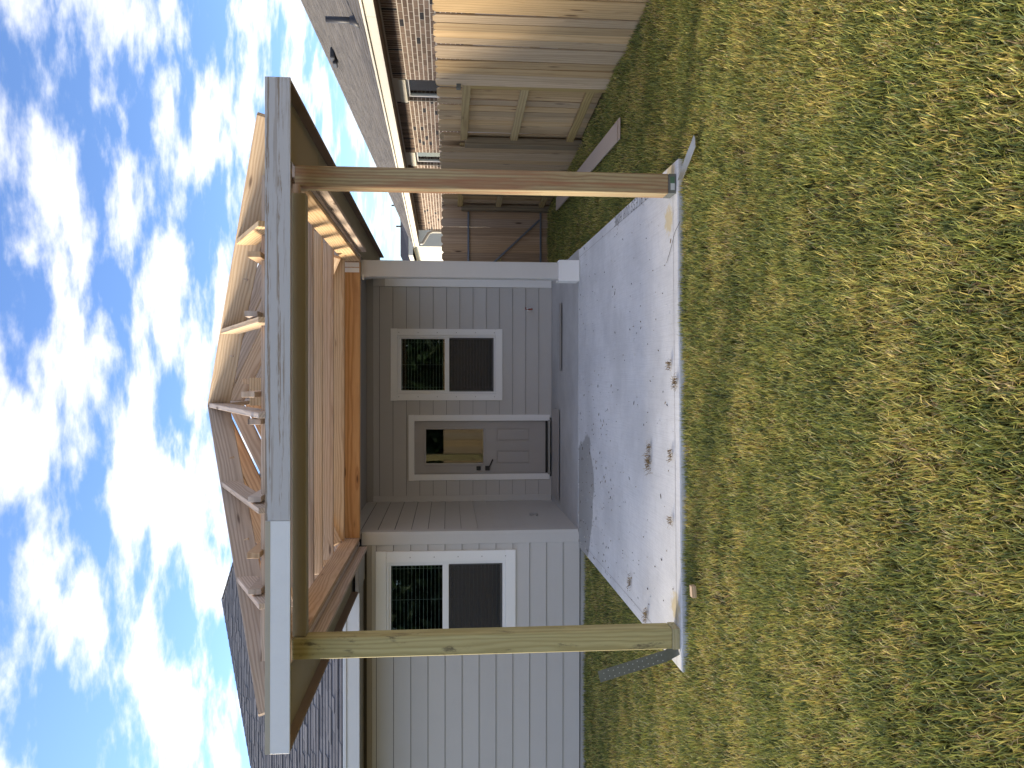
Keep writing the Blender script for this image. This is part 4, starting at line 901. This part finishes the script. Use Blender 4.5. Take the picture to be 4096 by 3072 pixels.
def lawn():
    rs = np.random.default_rng(3); pts = []
    def region(x0, x1, y0, y1, dens): n = int((x1-x0)*(y1-y0)*dens); pts.append(np.stack([rs.uniform(x0, x1, n), rs.uniform(y0, y1, n)], 1))
    region(-2.4, 2.4, .9, 2.6, 19000); region(-3.2, 3.2, 2.6, 4.0, 17000); region(-3.9, 3.2, 4.0, 5.4, 13500); region(-4.8, -1.9, 5.4, 7.2, 7500); region(-5.6, -1.9, 7.2, 9.13, 5500); region(1.45, 3.15, 5.4, 8.0, 8000); region(1.4, 3.05, 8.0, 12.6, 5000)
    region(-6, -2.4, -1, 4, 900); region(2.4, 3.3, -1, 4, 1200)
    P = np.concatenate(pts); x, y = P[:, 0], P[:, 1]
    fy = 5.165+(x+2.03)/3.57*.135
    inside = (x > -2.03) & (x < 1.54) & (y > fy+.004) & (y < 20); inside |= (x > -2.0) & (x < 1.56) & (y > 9.1)
    fx = 3.13-.0562*(y-6.37)-.06; P = P[~inside & (x < fx)]; x, y = P[:, 0], P[:, 1]; n = len(P)
    gap = vnoise(x, y, 60, 3, 4.5); keep = rs.random(n) < np.clip((gap-.18)*4.5, .45, 1); P = P[keep]; x, y = P[:, 0], P[:, 1]; n = len(P)
    z = GZ-.02+.045*(vnoise(x, y, 5, 3, .9)-.5)
    a = vnoise(x, y, 21, 4, 1.3); b = vnoise(x, y, 33, 4, 3.1); c = vnoise(x, y, 47, 3, 8.0); r = rs.random(n)
    dry = np.clip((a-.47)*1.0+(b-.5)*1.8+(c-.5)*2.6+.44, 0, 1)           # 0 green .. 1 straw
    green = np.array([.285, .30, .075]); dgreen = np.array([.13, .165, .065]); yel = np.array([.51, .44, .13]); straw = np.array([.53, .42, .23]); brown = np.array([.27, .185, .10])
    tone = np.empty((n, 3)); u = rs.random(n)
    pg = np.clip(1.06-dry*.80, .34, .9); cat = np.where(u < pg*.42, 0, np.where(u < pg, 1, np.where(u < pg+(1-pg)*.62, 2, np.where(u < pg+(1-pg)*.90, 3, 4))))
    for i, cc in enumerate((dgreen, green, yel, straw, brown)): tone[cat == i] = cc
    tone *= (.65+.75*rs.random(n))[:, None]; tone[:, 0] *= 1+.25*(rs.random(n)-.5)
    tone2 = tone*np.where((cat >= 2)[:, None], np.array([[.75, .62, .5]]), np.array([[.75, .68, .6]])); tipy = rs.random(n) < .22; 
    h = .030+.040*rs.random(n)+.034*(vnoise(x, y, 71, 3, 5)-.4); h *= np.where(cat >= 3, .85, 1); w = .0030+.0034*rs.random(n); w *= 1+np.clip((y-4)*.10, 0, .6)
    lean = np.clip(.08+.72*rs.random(n)+np.where(cat >= 3, .18, 0), 0, .97); az = 2*math.pi*rs.random(n)+(vnoise(x, y, 90, 2, 6)-.5)*4
    near = (np.abs(x+.24) < 2.2) & (y > 4.9) & (y < 5.35)
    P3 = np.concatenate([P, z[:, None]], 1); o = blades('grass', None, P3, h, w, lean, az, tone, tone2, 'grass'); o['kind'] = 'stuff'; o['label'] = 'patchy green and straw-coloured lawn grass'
    return n
NBL = lawn()
def clump(x, y, r, n, seed, tall=.03):
    rs = np.random.default_rng(seed); P = np.stack([x+rs.normal(size=n)*r*.5, y+rs.normal(size=n)*r*.42, np.full(n, zs(y)+.004)+rs.random(n)*.012], 1); t = np.where(rs.random(n)[:, None] < .65, np.array([[.36, .26, .13]]), np.array([[.16, .10, .05]]))*(.6+.7*rs.random(n))[:, None]
    c = np.array([x, y, zs(y)]); o = blades('grass_clump', None, P-c, .02+.035*rs.random(n), .003+.003*rs.random(n), .80+.18*rs.random(n), 2*math.pi*rs.random(n), t, t*.8, 'grass'); o.matrix_basis = Matrix.Translation(c); W[o.name] = o.matrix_basis.copy()
    return tag(o, 'tuft of dried brown grass lying on the concrete patio', 'grass tuft', 'dried tufts on the patio')
def gp(v, ysrc):        # photo pixel onto the patio surface
    yc = (2048-v)/FOC; xc = (3072-ysrc-1536)/FOC; Yd = cp+yc*sp; Zd = yc*cp-sp; dx, dy = xc*cy_-Yd*sy_, xc*sy_+Yd*cy_; t = CAMZ/-Zd
    for _ in range(3): t = (CAMZ-zs(dy*t))/-Zd
    return dx*t, dy*t
for i, (v, ys_, r, n) in enumerate(((2600, 1850, .09, 110), (2603, 1790, .035, 40), (2688, 1820, .035, 40), (2590, 2460, .06, 70), (2525, 2330, .06, 55), (2685, 1460, .035, 35), (2708, 1530, .05, 60), (2690, 2085, .03, 30))):
    x, y = gp(v, ys_); clump(x, y, r, n, 100+i)
def debris():
    rs = np.random.default_rng(9); n = 430; x = rs.uniform(-1.95, 1.5, n); y = 5.35+(rs.random(n)**1.0)*3.75; k = 190
    x[:k] = np.clip(-1.3+rs.normal(size=k)*.6, -1.95, 1.5); y[:k] = np.clip(8.1+rs.normal(size=k)*.7, 5.4, 9.1)
    vs = []; fs = []; tone = []
    for i in range(n):
        a = rs.uniform(0, 6.28); long = rs.random() < .45; l = rs.uniform(.006, .020) if long else rs.uniform(.002, .006); w = rs.uniform(.0015, .004) if long else l*rs.uniform(.5, 1); z = zs(y[i])+.0015; d = np.array([math.cos(a), math.sin(a), 0]); s = np.array([-d[1], d[0], 0]); p = np.array([x[i], y[i], z]); t_ = rs.uniform(.002, .005); b = len(vs)
        q = [p-d*l, p+s*w, p+d*l, p-s*w]; vs += q+[v_*1+np.array([0, 0, t_]) for v_ in q]; fs += [(b+4, b+5, b+6, b+7), (b, b+1, b+5, b+4), (b+1, b+2, b+6, b+5), (b+2, b+3, b+7, b+6), (b+3, b, b+4, b+7)]
        white = rs.random() < (.5 if i < k else .22); cc = (.75, .74, .72) if white else ((.07, .05, .03) if rs.random() < .7 else (.22, .15, .07)); tone += [(*cc, 1)]*8
    me = bpy.data.meshes.new('debris'); me.from_pydata([tuple(v) for v in vs], [], fs); me.update(); me.materials.append(M['debris']); at = me.attributes.new('tone', 'FLOAT_COLOR', 'POINT'); at.data.foreach_set('color', np.array(tone, np.float32).ravel())
    o = link(bpy.data.objects.new('debris', me), 'debris', None, Matrix.Identity(4)); o['kind'] = 'stuff'; o['label'] = 'scattered bits of straw, dirt and paint chips on the patio'
debris()
scene.cycles.max_bounces = 8
